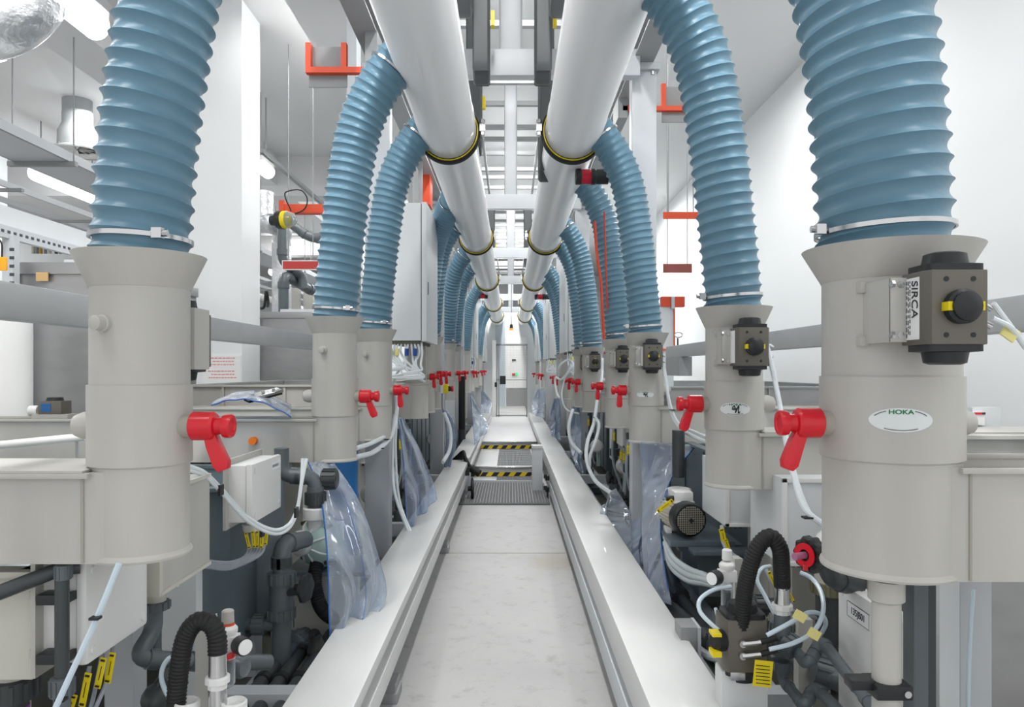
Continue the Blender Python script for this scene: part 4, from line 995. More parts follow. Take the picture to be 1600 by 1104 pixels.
pipe([P(440, 1025, 3.35), P(460, 1008, 3.5), P(500, 965, 4.0)], .034, PVC, 'branch', o); union_nut(P(462, 1004, 3.5), (P(500, 965, 4.0) - P(460, 1008, 3.5)), .055, .09, o)
MB().cyl(P(485, 980, 3.8), P(495, 970, 3.95), .0355).build('purple_band', PURPLE, o); wheel(P(490, 1012, 3.42), (1, -.25, 0), .062, o)
pipe([P(470, 1008, 3.45), P(490, 1010, 3.42)], .016, PVCD, 'stem', o)
for i, (x, k) in enumerate(((-1.06, 'outer'), (-.985, 'middle'), (-.905, 'inner'))):
    o = thing('floor_pipe', (x, 2.5, .25), '%s of three dark glossy pipes running low beside the left rail' % k, 'pipe', 'dark floor pipes')
    pipe([(x, 1.2, .25), (x, 5.1, .25)], .029, PVCD, 'run', o); q = MB()
    for y in (3.15, 4.4): q.lathe([(.03, -.02), (.037, -.018), (.037, .018), (.03, .02)], (x, y, .25), (0, 1, 0), 20); 
    q.build('coupling', BLACK, o)
    for y in (3.25, 4.6): B(x - .03, x + .03, y, y + .04, .2, .235).build('saddle', BLACK, o)
    if i: MB().cyl((x, 3.7 + .2 * i, .25), (x, 3.82 + .2 * i, .25), .0295).build('green_band', GREEN, o)
tag(ribbed([P(520, 845, 3.9), P(500, 868, 3.7), P(492, 905, 3.6), P(500, 945, 3.6), P(520, 965, 3.7), P(545, 960, 3.8)], .032, RUBBER, 'corrugated_hose', pitch=.012, amp=.003), 'thick black corrugated hose curving behind the near clear curtain on the left', 'hose')
o = thing('chemical_drum', (-1.13, 5.9, 0), 'blue plastic drum behind the second left duct', 'drum')
MB().lathe([(.15, 0), (.16, .02), (.16, .32), (.168, .34), (.16, .36), (.16, .66), (.168, .68), (.16, .70), (.16, .98), (.15, 1.0)], (-1.2, 5.0, .04), (0, 0, 1), 40).build('shell', BLUE, o)

# ================================================================ clear curtains
def curtain(Lp, Rp, label, m=FILM, amp=.02, folds=3, nv=40, nu=30, edge='L', seam=None, phase=0.0):
    L_ = spline([P(*p) for p in Lp], 12); R_ = spline([P(*p) for p in Rp], 12)
    def at(c, u):
        k = u * (len(c) - 1); i = min(int(k), len(c) - 2); return c[i].lerp(c[i + 1], k - i)
    def fn(u, v):
        a, b = at(L_, u), at(R_, u); p = a.lerp(b, v); wgt = math.sin(math.pi * v) ** .5 * (.35 + u)
        f = math.sin(v * folds * 2 * math.pi + phase + 1.4 * math.sin(u * 5 + v * 3)) * amp * wgt + math.sin(u * 9 + v * 6 + phase) * amp * .5 * wgt + math.sin(u * 17 - v * 11) * amp * .18 * wgt
        return p + Vector((.45 * f, -f, 0))
    o = thing('clear_curtain', at(L_, 1) , label, 'curtain', 'clear plastic curtains')
    MB().grid(fn, nv, nu).build('sheet', m, o, ang=180, thick=.0015)
    if edge:
        e = 0 if edge == 'L' else 1
        MB().tube([fn(i / 40, e) for i in range(41)], .0035, n=6, smooth=False).build('blue_edge', EDGEB, o)
    if seam: MB().tube([fn(i / 40, seam) for i in range(4, 41)], .0012, n=5, smooth=False).build('seam', EDGEB, o)
    return o
curtain([(482, 722, 3.95), (500, 770, 3.7), (511, 860, 3.4), (514, 950, 3.25), (517, 1030, 3.2)], [(520, 720, 4.0), (560, 780, 3.75), (592, 870, 3.6), (603, 935, 3.55), (560, 995, 3.3)], 'large clear plastic curtain with blue edge draped on the near left rail', folds=2, amp=.035, seam=.62)
curtain([(622, 652, 5.7), (630, 720, 5.5), (634, 790, 5.35), (637, 830, 5.3)], [(630, 652, 5.75), (655, 700, 5.7), (676, 750, 5.65), (683, 778, 5.6)], 'second clear curtain on the left, hanging between the second and third duct', m=FILMB, folds=2, amp=.03, seam=.5)
curtain([(692, 640, 8.8), (697, 670, 8.7), (697, 700, 8.6), (694, 730, 8.5)], [(700, 640, 8.8), (712, 668, 8.7), (712, 700, 8.6), (703, 728, 8.5)], 'narrow bluish curtain behind the left post beyond the cable plug', m=FILMB, folds=1.5, amp=.04)
curtain([(735, 615, 11.6), (737, 640, 11.5), (740, 672, 11.2), (742, 695, 11.0)], [(737, 617, 11.8), (750, 640, 11.6), (762, 660, 11.4), (763, 670, 11.2)], 'curtain pulled to a point on the far left rail', m=FILM, folds=1.5, amp=.03)
curtain([(752, 610, 15), (752, 630, 15), (750, 645, 14.6)], [(757, 612, 15), (768, 628, 15), (766, 645, 14.6)], 'smallest distant curtain on the left', m=FILM, folds=1.5, amp=.03)
curtain([(1000, 690, 5.1), (1003, 760, 5.0), (1003, 850, 4.6), (1010, 940, 4.1)], [(1088, 695, 5.0), (1050, 745, 4.8), (1032, 820, 4.4), (1046, 938, 4.0)], 'clear curtain with curved blue edge beside the pump motor on the right', m=FILMB, folds=1.5, amp=.04, edge='R')
curtain([(996, 700, 5.9), (984, 740, 5.8), (985, 800, 5.5), (990, 880, 5.0)], [(1004, 698, 5.9), (1004, 750, 5.8), (1004, 810, 5.5), (1003, 880, 5.0)], 'bulging bluish curtain left of the nearest right post', m=FILMB, folds=1, amp=.06, edge='')
curtain([(940, 790, 5.9), (937, 820, 5.7), (962, 850, 5.5), (984, 880, 5.2)], [(962, 762, 6.2), (985, 800, 5.9), (996, 830, 5.6), (996, 870, 5.3)], 'rolled bright curtain lying in a cone against the right rail', m=FILM, folds=1, amp=.09, edge='')
curtain([(893, 635, 9.9), (888, 670, 9.8), (892, 705, 9.5), (903, 735, 9.2)], [(905, 632, 9.9), (908, 665, 9.8), (908, 700, 9.5), (908, 740, 9.2)], 'bluish curtain behind the white tube loop on the right row', m=FILMB, folds=1.5, amp=.05, edge='')
curtain([(865, 622, 13.0), (858, 650, 12.8), (862, 680, 12.4)], [(874, 622, 13.0), (876, 650, 12.8), (875, 690, 12.4)], 'distant bluish curtain below the right cabinet', m=FILMB, folds=1.5, amp=.05, edge='')
curtain([(838, 608, 16.5), (831, 628, 16.4), (832, 645, 16.0)], [(850, 606, 16.5), (852, 628, 16.4), (850, 655, 16.0)], 'farthest rounded clear curtain on the right', m=FILM, folds=1.5, amp=.06, edge='')
o = thing('clear_sheet_flap', (-1.7, 4.1, 1.35), 'folded clear plastic flap with a metal clamp bar lying over the orange-capped trough', 'curtain')
def flap(u, v):
    x = 330 + 125 * v; y = 640 - 30 * math.sin(math.pi * (.12 + .8 * v)) * (1 - .35 * u) + 16 * u * (v * v); p = P(x, y, 4.3 - .45 * u); return p + Vector((0, 0, .003 * math.sin(v * 26 + u * 3)))
MB().grid(flap, 14, 50).build('sheet', FILMB, o, thick=.0015, ang=180); MB().tube([flap(1, i / 30) for i in range(31)], .004, n=6, smooth=False).build('blue_edge', EDGEB, o)
a, b = P(384, 628, 4.05), P(438, 614, 4.2); dd = (b - a).normalized(); up = Vector((0, -.3, 1)).normalized(); sd = dd.cross(up).normalized(); mm = Matrix((dd, sd, sd.cross(dd) * -1)).transposed()
bar = MB().obox((a + b) / 2 + Vector((0, 0, .02)), ((b - a).length, .07, .014), mm).build('clamp_bar', CHROME, o, bevel=.002)
q = MB()
for t in (.2, .5, .8): q.obox(a.lerp(b, t) + Vector((0, -.004, .032)), (.014, .014, .012), mm)
q.build('bar_bolt', STEELD, bar)
MB().obox((a + b) / 2 + Vector((0, 0, .006)), ((b - a).length * .96, .06, .012), mm).build('rubber_strip', RUBBER, bar)

# ================================================================ right foreground
# white tubes from the actuators
def air_tube(pts, label, r=.008, m=TUBEW, ties=(), group='white air tubes'):
    o = MB().tube([P(*p) for p in pts], r, n=8).build('air_tube', m); tag(o, label, 'tube', group)
    for t in ties: MB().obox(P(*t), (.035, .03, .006)).build('cable_tie', BLACK, o)
    return o
air_tube([(1552, 474, 1.66), (1572, 500, 1.68), (1600, 535, 1.72), (1640, 560, 1.8)], 'upper white tube leaving the nearest right actuator', .006)
air_tube([(1550, 496, 1.66), (1580, 512, 1.68), (1604, 545, 1.72), (1640, 580, 1.8)], 'lower white tube leaving the nearest right actuator', .006)
tag(MB().obox(P(1578, 520, 1.69), (.035, .006, .03), Matrix.Rotation(R(35), 3, 'Y')).build('tape_flag', TAPE), 'yellowish tape flag stuck on the tubes by the nearest right actuator', 'tape')
air_tube([(1198, 538, 2.98), (1207, 575, 2.95), (1218, 630, 2.9), (1228, 690, 2.7), (1242, 750, 2.5), (1258, 795, 2.4), (1290, 822, 2.35)], 'white tube falling from the second right actuator past the nearest red valve', .010, ties=[(1222, 675, 2.74), (1263, 808, 2.38)])
air_tube([(1200, 556, 2.98), (1211, 600, 2.93), (1223, 650, 2.85), (1236, 715, 2.6), (1252, 772, 2.45), (1270, 808, 2.4), (1294, 830, 2.38)], 'second white tube twinned with the one at the nearest right red valve', .007)
air_tube([(1034, 553, 5.1), (1040, 590, 5.1), (1048, 640, 5.05), (1062, 668, 4.9), (1085, 682, 4.6), (1108, 692, 4.4)], 'white tube falling from the third right actuator across its trough', .012, ties=[(1050, 640, 5.0)])
air_tube([(1033, 560, 5.1), (1046, 625, 5.05), (1060, 660, 4.9), (1090, 676, 4.5), (1108, 682, 4.4)], 'thinner second white tube across the third right trough', .008)
air_tube([(941, 560, 8.5), (940, 590, 8.3), (934, 620, 7.6), (928, 660, 7.0), (918, 690, 6.6), (917, 720, 6.3), (930, 750, 6.0), (955, 770, 5.8)], 'long white tube hanging in a loop below the fifth right duct', .017, ties=[(930, 652, 7.0)])
air_tube([(930, 652, 7.0), (936, 664, 6.9), (930, 690, 6.6), (922, 712, 6.4), (921, 730, 6.3)], 'short white tube beside the long loop below the fifth right duct', .015)
air_tube([(893, 562, 9.3), (880, 600, 9.3), (878, 622, 9.2), (886, 640, 9.1), (905, 646, 9.0)], 'thin white tube drooping before the sixth right duct', .010)
air_tube([(895, 640, 9.0), (889, 665, 8.8), (893, 690, 8.6), (908, 708, 8.4)], 'white tube curving behind the bluish curtain on the right', .022)
air_tube([(618, 600, 5.6), (620, 640, 5.6), (612, 672, 5.4), (585, 690, 5.0), (556, 700, 4.6)], 'white tube sweeping under the third left duct, upper', .015, ties=[(604, 686, 5.2)])
air_tube([(618, 648, 5.5), (610, 682, 5.3), (585, 705, 5.0), (556, 714, 4.6)], 'white tube sweeping under the third left duct, lower', .017, ties=[(596, 700, 5.1)])
air_tube([(619, 640, 5.5), (614, 700, 5.4), (617, 770, 5.3), (642, 840, 5.2)], 'left of two thin white tubes hanging from the third left duct to the rail', .011)
air_tube([(621, 640, 5.5), (618, 700, 5.4), (624, 780, 5.3), (645, 838, 5.2)], 'right of two thin white tubes hanging from the third left duct to the rail', .009)
air_tube([(694, 645, 8.4), (703, 670, 8.3), (703, 700, 8.2), (692, 722, 8.0)], 'white tube arc behind the left post beyond the cable plug', .022)

# below the nearest right duct
o = thing('outlet_pipe', (.97, 1.93, .6), 'beige white pipe dropping from the nearest right duct, held by a black clamp', 'pipe')
p0 = P(1385, 905, 1.90); MB().lathe([(.044, 0), (.044, -.05), (.038, -.055)][::-1], p0, (0, 0, 1), 28).build('socket', PP, o)
pipe([p0, P(1385, 1120, 1.90), P(1385, 1300, 1.90)], .035, PP, 'drop', o, n=28)
c = P(1385, 1072, 1.90); MB().obox(c, (.092, .09, .036)).obox(c + Vector((-.07, 0, .012)), (.06, .05, .026)).build('clamp', BLACK, o, bevel=.006)
MB().cyl(c + Vector((.03, -.05, 0)), c + Vector((.03, -.042, 0)), .009).build('clamp_bolt', CHROME, o)
jb = junction_box(1.12, 1.185, 2.05, 2.52, .25, .856, -1, 'tall white junction box with number label at the lower right', back=False)
MB().obox((1.1188, 2.37, .79), (.002, .15, .048)).build('label_plate', PAPER, jb); q = MB()
for (a, b, c_, d_) in ((-.075, .075, .0235, .025), (-.075, .075, -.025, -.0235), (-.075, -.0735, -.025, .025), (.0735, .075, -.025, .025)): q.box(1.1172, 1.118, 2.37 + a, 2.37 + b, .79 + c_, .79 + d_)
q.build('label_border', INK, jb)
text_mesh('135JB01', .031, INK, 'lettering', (1.1172, 2.37, .79), ROT_LEFT, jb, sx=.95)
o = thing('slate_conduit', (1.1, 2, 0), 'dark slate upright conduit beside the tall white junction box', 'conduit')
a, b = P(1428, 918, 2.0), P(1452, 918, 2.0); B(a.x, b.x, 2.0, 2.06, 0, 1.07).build('channel', PVC, o, bevel=.01); B(b.x, b.x + .03, 2.02, 2.08, 0, 1.07).build('back_channel', PVCD, o)
for (xa, xb, Z, m_, t) in ((1468, 1500, 2.3, CAB, 'bright white upright panel right of the slate conduit'), (1500, 1550, 2.34, STEEL, 'grey upright panel between white panel and stainless tank')):
    a, b = P(xa, 900, Z), P(xb, 900, Z); tag(B(a.x, b.x, Z, Z + .05, 0, 1.08).build('upright_panel', m_, bevel=.004), t, 'panel')
tag(pipe([P(1521, 920, 2.25), P(1515, 1010, 2.25), P(1512, 1130, 2.25)], .006, TUBEB, 'air_tube', smooth=True, n=8), 'pale tube hanging in front of the grey upright panel', 'tube', 'pale air tubes')
# white boxes under the troughs
def white_enclosure(y0, y1, z0, z1, x0, x1, label):
    o = thing('enclosure', ((x0 + x1) / 2, y0, z0), label, 'box', None)
    B(x0, x1, y0, y1, z0, z1).build('case', CAB, o, bevel=.004)
    f = MB(); e = .018
    f.box(x0 - .004, x1, y0 - .008, y0, z0, z0 + e).box(x0 - .004, x0 + e, y0 - .008, y0, z0, z1).box(x1 - e, x1, y0 - .008, y0, z0, z1).box(x0 - .004, x1, y0 - .008, y0, z1 - e, z1)
    f.build('door_frame', WHITEP, o, bevel=.002)
    g = MB()
    for k in range(4): g.cyl((x0 + .03 + k * .025, y0 + .1, z0 - .03), (x0 + .03 + k * .025, y0 + .1, z0), .009, n=8)
    g.build('cable_gland', PVCD, o)
    return o
white_enclosure(2.98, 3.38, .785, 1.14, 1.1, 1.32, 'bright white enclosure under the second right trough, nearer one')
white_enclosure(3.7, 4.15, .79, 1.1, 1.08, 1.24, 'white enclosure directly beneath the second right duct')
white_enclosure(6.9, 7.3, .85, 1.1, 1.05, 1.25, 'grey white enclosure with yellow tags under the fourth right duct')
white_enclosure(7.6, 8.2, .6, 1.15, 1.1, 1.4, 'tall white enclosure in the gap under the fifth right duct')
white_enclosure(6.1, 6.5, .8, 1.08, -1.3, -1.1, 'white enclosure under the third left duct')
o = thing('tagged_cable', P(975, 725, 6.9), 'grey cables with three yellow tags below the fourth right duct', 'cable')
for i in range(3):
    pipe([P(971 + i * 5, 700, 6.9), P(971 + i * 5, 722, 6.85), P(978 + i * 2, 750, 6.8), P(972 + i, 775, 6.8)], .012, gc, 'cable', o, smooth=True, n=8)
    cable_tag(P(970 + i * 5, 711 + i * 2, 6.8), (0.02, 0, 1), .09, o, w_=.011)
o = thing('tagged_cable', P(1140, 860, 3.5), 'thick grey cable with two yellow tags right of the pump motor', 'cable')
pipe([P(1128, 822, 3.7), P(1130, 845, 3.6), P(1140, 862, 3.5), P(1160, 876, 3.4), P(1175, 878, 3.3)], .011, gc, 'cable', o, smooth=True)
cable_tag(P(1130, 838, 3.58), (.25, 0, -1), .08, o, w_=.013); cable_tag(P(1136, 850, 3.5), (.3, 0, -1), .05, o, w_=.010)
# pump motor
o = thing('pump_motor', P(1078, 852, 4.3), 'small grey electric pump motor with black fan cover on the right', 'motor')
c = P(1078, 812, 4.15); ax = Vector((-.12, 1, 0)).normalized(); d_, a_, b_ = basis(ax)
MB().lathe([(.088, -.01), (.096, 0), (.098, .02), (.094, .09), (.086, .10)], c, ax, 40, cap0=False).build('fan_cover', BLACK, o)
MB().lathe([(.09, .0), (.085, -.006), (.03, -.014), (.002, -.016)][::-1], c, ax, 32, cap0=False, cap1=False).build('fan_recess_dark', BLACK, o); q = MB()  # shallow black disc; the darkness behind the grille is put into its colour
for i in range(-6, 7):
    for (u, v) in ((a_, b_), (b_, a_)):
        h_ = (max(0, .08 ** 2 - (i * .0125) ** 2)) ** .5
        q.obox(c - ax * .018 + u * (i * .0125), (.004, .004, 2 * h_), Matrix((u, ax, v)).transposed())
q.build('fan_grille', mat('grille_grey', (150, 147, 134), .5), o); MB().cyl(c - ax * .024, c - ax * .012, .016, n=4).build('shaft_cap', BLACK, o)
q = MB().lathe([(.078, .10), (.078, .30)], c, ax, 32)
for i in range(26):
    t = 2 * math.pi * i / 26; u = a_ * math.cos(t) + b_ * math.sin(t); q.obox(c + ax * .2 + u * .083, (.018, .19, .004), Matrix((u, ax, u.cross(ax))).transposed())
q.build('finned_body', mat('motor_cream', (205, 200, 186), .5), o)
MB().obox(c + ax * .13 + Vector((0, 0, .115)), (.11, .11, .06)).build('terminal_box', WHITEP, o, bevel=.014)
MB().obox(c + ax * .13 + Vector((0, 0, .085)), (.12, .12, .012)).build('terminal_flange', WHITEP, o, bevel=.003)
MB().obox(c + ax * .2 + Vector((-.06, 0, -.095)), (.03, .1, .03)).obox(c + ax * .2 + Vector((.06, 0, -.095)), (.03, .1, .03)).build('foot', WHITEP, o, bevel=.004)
MB().cyl(c + ax * .1 + Vector((-.1, 0, .105)), c + ax * .1 + Vector((-.05, 0, .105)), .016).build('cable_gland', BLACK, o)
cable_tag(c + Vector((-.13, .05, .07)), (1, 0, .75), .11, o, w_=.012)
c3 = P(1060, 745, 4.7); pipe([c3 + Vector((0, 0, .3)), c3 + Vector((0, 0, .0))], .04, PVCD, 'pressure_pipe', o); union_nut(P(1060, 770, 4.7), (0, 0, 1), .075, .07, o, WHITEP, 'union'); pipe([P(1060, 772, 4.7), P(1060, 800, 4.6)], .05, GREENP, 'pump_head', o)
o2 = thing('motor_shelf', P(1085, 860, 4.2), 'slate grey shelf carrying the pump motor', 'shelf')
z = c.z - .11; B(c.x - .12, c.x + .24, 4.1, 4.65, z - .03, z).build('board', TANKD, o2, bevel=.004); B(c.x - .02, c.x + .38, 3.98, 4.1, z - .05, z - .028).build('front_ledge', TANKD, o2, bevel=.004)
B(c.x + .05, c.x + .3, 4.15, 4.55, .3, z - .03).build('pedestal', TANKD, o2)
# ribbed conduit on the nearest right post
o = thing('corrugated_conduit', P(1024, 900, 5.0), 'black corrugated conduit clipped to the nearest right post', 'conduit')
ribbed([P(1018, 790, 5.1), P(1023, 815, 5.1), P(1024, 860, 5.1), P(1026, 890, 5.1), P(1018, 912, 5.0), P(1000, 925, 4.8)], .028, RUBBER, 'tube', o, pitch=.014, amp=.002)
for y in (813, 873): MB().lathe([(.034, -.008), (.036, -.006), (.036, .006), (.034, .008)], P(1023, y, 5.1), (0, 0, 1), 20).build('white_clip', WHITEP, o)
o = thing('cable_stub', P(1030, 840, 4.95), 'folded black and yellow cable ends beside the nearest right post', 'cable')
for i in range(3): pipe([P(1018 + i * 3, 800, 5.0), P(1020 + i * 2, 788, 5.0), P(1027 + i * 2, 800, 4.98), P(1034 + i * 2, 838, 4.95)], .011, RUBBER, 'cable', o, smooth=True, n=8)
pipe([P(1027, 800, 4.94), P(1035, 835, 4.92)], .005, YELLOW, 'yellow_stripe', o)
for i, (r_, t) in enumerate(((.016, 'upper'), (.02, 'middle'), (.017, 'lower'))):
    tag(pipe([P(1040, 838 + i * 10, 4.3), P(1050, 868 + i * 9, 4.1), P(1075, 888 + i * 9, 3.8), P(1100, 898 + i * 6, 3.5), P(1122, 908 + i * 3, 3.2)], r_, mat('milky_tube', (196, 206, 208), .3, coat=.2), 'milky_hose', smooth=True), '%s of three milky hoses sagging under the pump motor' % t, 'hose', 'milky hoses')
# black dark pipework low behind right rail
for i, (pts, t) in enumerate((([(1045, 880, 4.6), (1060, 930, 4.3), (1110, 990, 3.9), (1150, 1040, 3.4)], 'dark pipe slanting low under the milky hoses'), ([(1040, 940, 4.2), (1110, 1000, 3.6), (1160, 1090, 3.1)], 'dark pipe with green band slanting low behind the right rail'))):
    o = thing('low_pipe', P(*pts[-1]), t, 'pipe'); q = [P(*p) for p in pts]; pipe(q, .035, PVCD, 'run', o)
    union_nut(q[1], q[2] - q[1], .055, .08, o, PVCD)
    if i: MB().cyl(q[1].lerp(q[2], .25), q[1].lerp(q[2], .6), .037).build('green_band', GREEN, o)
# valve group at the lower right
o = thing('actuated_valve', P(1165, 1080, 2.5), 'bronze actuator on a pipe valve at the lower right, tubes and yellow label', 'valve')
ac = P(1168, 1010, 2.45); a = actuator(ac.x, ac.y, ac.z, o, k=1.12, full=False)
MB().lathe([(.036, 0), (.036, .03), (.028, .034), (.02, .04)], (ac.x - .075, ac.y + .03, ac.z + .012), (-1, -.35, 0), 24).build('indicator_knob', BLACK, a)
MB().obox((ac.x - .106, ac.y + .005, ac.z + .044), (.03, .05, .01)).build('indicator_mark', YELLOW, a); MB().obox((ac.x - .106, ac.y + .005, ac.z - .02), (.03, .05, .016)).build('indicator_mark', YELLOW, a)
for dz in (.015, -.025):
    MB().cyl((ac.x - .02, ac.y - .02, ac.z + dz), (ac.x - .02, ac.y, ac.z + dz), .012).cyl((ac.x - .02, ac.y - .015, ac.z + dz), (ac.x + .035, ac.y - .03, ac.z + dz + .012), .009).build('air_fitting', CHROME, a)
    MB().cyl((ac.x + .035, ac.y - .03, ac.z + dz + .012), (ac.x + .085, ac.y - .04, ac.z + dz + .03), .0095).build('sleeve', RUBBER, a)
MB().obox(ac + Vector((0, .07, -.17)), (.16, .09, .16)).build('valve_body', mat('milky_plastic', (214, 216, 216), .35), o, bevel=.02)
MB().obox(P(1192, 1052, 2.4), (.06, .002, .085), Matrix.Rotation(R(6), 3, 'Y')).build('yellow_label', YELLOW, o, label='yellow printed label'); q = MB()
for i in range(6): q.obox(P(1192, 1040 + i * 5.5, 2.398), (.045, .002, .0022), Matrix.Rotation(R(6), 3, 'Y'))
q.build('label_print', INK, o)
MB().obox(ac + Vector((-.03, .02, -.10)), (.05, .03, .03)).build('bracket', CHROME, o, bevel=.003)
B(ac.x - .07, ac.x + .07, ac.y + .04, ac.y + .1, 0.2, ac.z - .22).build('stand', PP, o)
Zv = 2.62
o = thing('pipe_manifold', P(1225, 1010, Zv), 'slate grey pipe manifold with unions and zigzag pipes at the lower right', 'pipe')
pipe([P(1222, 948, Zv), P(1222, 985, Zv)], .026, PVC, 'inlet', o); union_nut(P(1222, 978, Zv), (0, 0, 1), .042, .035, o); MB().obox(P(1222, 1003, Zv), (.085, .085, .08)).build('valve_body', PVC, o, bevel=.018)
union_nut(P(1235, 1008, Zv - .05), (.5, -.6, -.3), .04, .05, o); union_nut(P(1222, 1038, Zv), (0, 0, 1), .036, .035, o)
pipe([P(1195, 1004, Zv), P(1222, 1004, Zv)], .03, PVCD, 'actuator_side', o)
elbow([P(1236, 1008, Zv), P(1262, 1038, 2.45), P(1284, 1000, 2.5), P(1345, 1080, 2.2), P(1400, 1150, 2.0)], .019, PVC, 'upper_zigzag', o)
elbow([P(1222, 1038, Zv), P(1224, 1062, Zv), P(1258, 1104, 2.45), P(1272, 1070, 2.5), P(1330, 1130, 2.3)], .019, PVC, 'lower_zigzag', o)
union_nut(P(1284, 1050, 2.7), (1, -.2, -.25), .055, .07, o, PVC); pipe([P(1284, 1050, 2.7), P(1350, 1078, 2.6), P(1420, 1100, 2.5)], .042, PVC, 'main_pipe', o)
pipe([P(1222, 948, Zv + .25), P(1222, 880, Zv + .25)], .03, PVCD, 'back_pipe', o); pipe([P(1222, 945, Zv + .25), P(1165, 945, Zv + .25)], .028, PVCD, 'back_arm', o); union_nut(P(1188, 945, Zv + .25), (1, 0, 0), .04, .05, o, PVCD)
braid_hose([P(1157, 1010, 2.5), P(1161, 945, 2.45), P(1168, 900, 2.42), P(1182, 858, 2.4), P(1202, 838, 2.4), P(1218, 855, 2.4), P(1221, 885, 2.42), P(1222, 914, 2.45)], .026, 'black braided hose arched over at the lower right')
regulator(P(1136, 905, 2.62), -1, 'small white air regulator on a beige post at the lower right', tab=False)
for (x0, x1, y0, Z, t) in ((1148, 1160, 873, 2.68, 'beige plastic post carrying the right air regulator'), (1248, 1270, 968, 2.75, 'beige plastic post behind the slate manifold, lower right')):
    a, b = P(x0, y0, Z), P(x1, y0, Z); tag(B(a.x, b.x, Z, Z + .05, 0, a.z).build('bracket_post', PP), t, 'post')
air_tube([(1142, 916, 2.58), (1115, 921, 2.56), (1094, 936, 2.54), (1094, 955, 2.52), (1112, 975, 2.5), (1130, 990, 2.48)], 'pale tube looping left from the right air regulator', .0075, TUBEB, group='pale air tubes')
air_tube([(1118, 950, 2.6), (1125, 975, 2.55), (1132, 990, 2.5)], 'short pale tube under the right air regulator', .0065, TUBEB, group='pale air tubes')
air_tube([(1198, 992, 2.35), (1230, 975, 2.35), (1262, 957, 2.4), (1284, 960, 2.45), (1290, 975, 2.5), (1280, 995, 2.55)], 'upper pale tube looping right from the lower actuator', .0075, TUBEB, group='pale air tubes')
air_tube([(1202, 1014, 2.35), (1240, 1004, 2.35), (1272, 985, 2.38), (1286, 955, 2.42), (1283, 925, 2.46), (1268, 903, 2.5), (1250, 894, 2.52)], 'long pale tube rising in an arc above the slate manifold', .0075, TUBEB, group='pale air tubes')
air_tube([(1215, 968, 2.7), (1195, 930, 2.75), (1183, 905, 2.78), (1190, 888, 2.8), (1203, 884, 2.85)], 'pale tube arching behind the braided hose end', .0075, TUBEB, group='pale air tubes')
for (x, y, Z, t) in ((1250, 962, 2.33, 'upper'), (1272, 990, 2.33, 'lower')):
    tag(MB().obox(P(x, y, Z), (.04, .004, .03), Matrix.Rotation(R(30), 3, 'Y')).build('tape_flag', TAPE), '%s crumpled tape flag on the pale tubes above the slate manifold' % t, 'tape')
o = thing('tagged_cable', P(1212, 905, 2.9), 'thin cable with yellow tags running behind the braided hose arch', 'cable')
pipe([P(1195, 885, 2.95), P(1210, 915, 2.9), P(1240, 955, 2.85), P(1275, 965, 2.85), P(1310, 965, 2.85)], .008, gc, 'cable', o, smooth=True, n=8); cable_tag(P(1207, 905, 2.86), (.45, 0, -1), .07, o, w_=.007); cable_tag(P(1235, 930, 2.84), (.6, 0, -1), .06, o, w_=.005)
o = thing('wheel_valve', P(1268, 890, 2.25), 'black hand wheel valve with red ring beside the nearest right duct', 'valve')
wheel(P(1272, 865, 2.28), (-1, -.55, 0), .055, o, lobes=10, th=.03); q = P(1268, 865, 2.28) + Vector((-1, -.55, 0)).normalized() * .03
MB().lathe([(.018, .0), (.018, .004), (.037, .004), (.037, 0)], q, (-1, -.55, 0), 30, cap0=False, cap1=False).build('red_ring', RED, o); MB().cyl(q, q + Vector((-.04, -.02, 0)), .011).build('spindle', mat('violet_plastic', (170, 110, 140), .3), o)
MB().obox(q + Vector((.0, -.004, -.036)), (.012, .012, .02)).build('red_pointer', RED, o)
elbow([P(1285, 880, 2.3), P(1285, 838, 2.35), P(1310, 835, 2.4)], .026, WHITEP, 'white_elbow', o); pipe([P(1275, 865, 2.3), P(1310, 868, 2.36)], .04, PVCD, 'bonnet', o); elbow([P(1290, 880, 2.38), P(1300, 905, 2.38), P(1340, 915, 2.45)], .03, PVCD, 'outlet', o)
o = thing('sump_outlet', P(1300, 920, 2.85), 'olive and slate union below the white enclosure at the lower right', 'fitting')
union_nut(P(1298, 917, 2.85), (0, 0, 1), .07, .05, o, mat('olive_plastic', (120, 118, 92), .5)); pipe([P(1298, 925, 2.85), P(1298, 1000, 2.85)], .055, PVCD, 'pipe', o)
pipe([P(1298, 890, 2.85), P(1298, 912, 2.85)], .06, BEIGE, 'neck', o)
a, b = P(1064, 980, 3.1), P(1090, 980, 3.1); o = thing('terminal_box', (a.x, 3.1, a.z - .13), 'small grey metal terminal box just behind the right rail', 'box')
B(a.x, b.x, 3.1, 3.22, a.z - .14, a.z).build('case', STEELD, o, bevel=.004); B(a.x + .02, b.x - .02, 3.12, 3.16, .0, a.z - .14).build('post', STEELD, o)
B(b.x, b.x + .012, 3.09, 3.22, a.z - .145, a.z + .002).build('lid', STEEL, o)
air_tube([(1045, 960, 3.3), (1062, 985, 3.2), (1100, 1018, 3.0), (1130, 1022, 2.9)], 'milky thick hose passing the grey terminal box', .016, MATS['milky_tube'], group=None) if False else tag(MB().tube([P(1092, 1014, 3.25), P(1110, 1025, 3.1), P(1140, 1030, 2.95)], .018, n=10).build('milky_hose', MATS['milky_tube']), 'short milky hose beside the grey terminal box', 'hose')

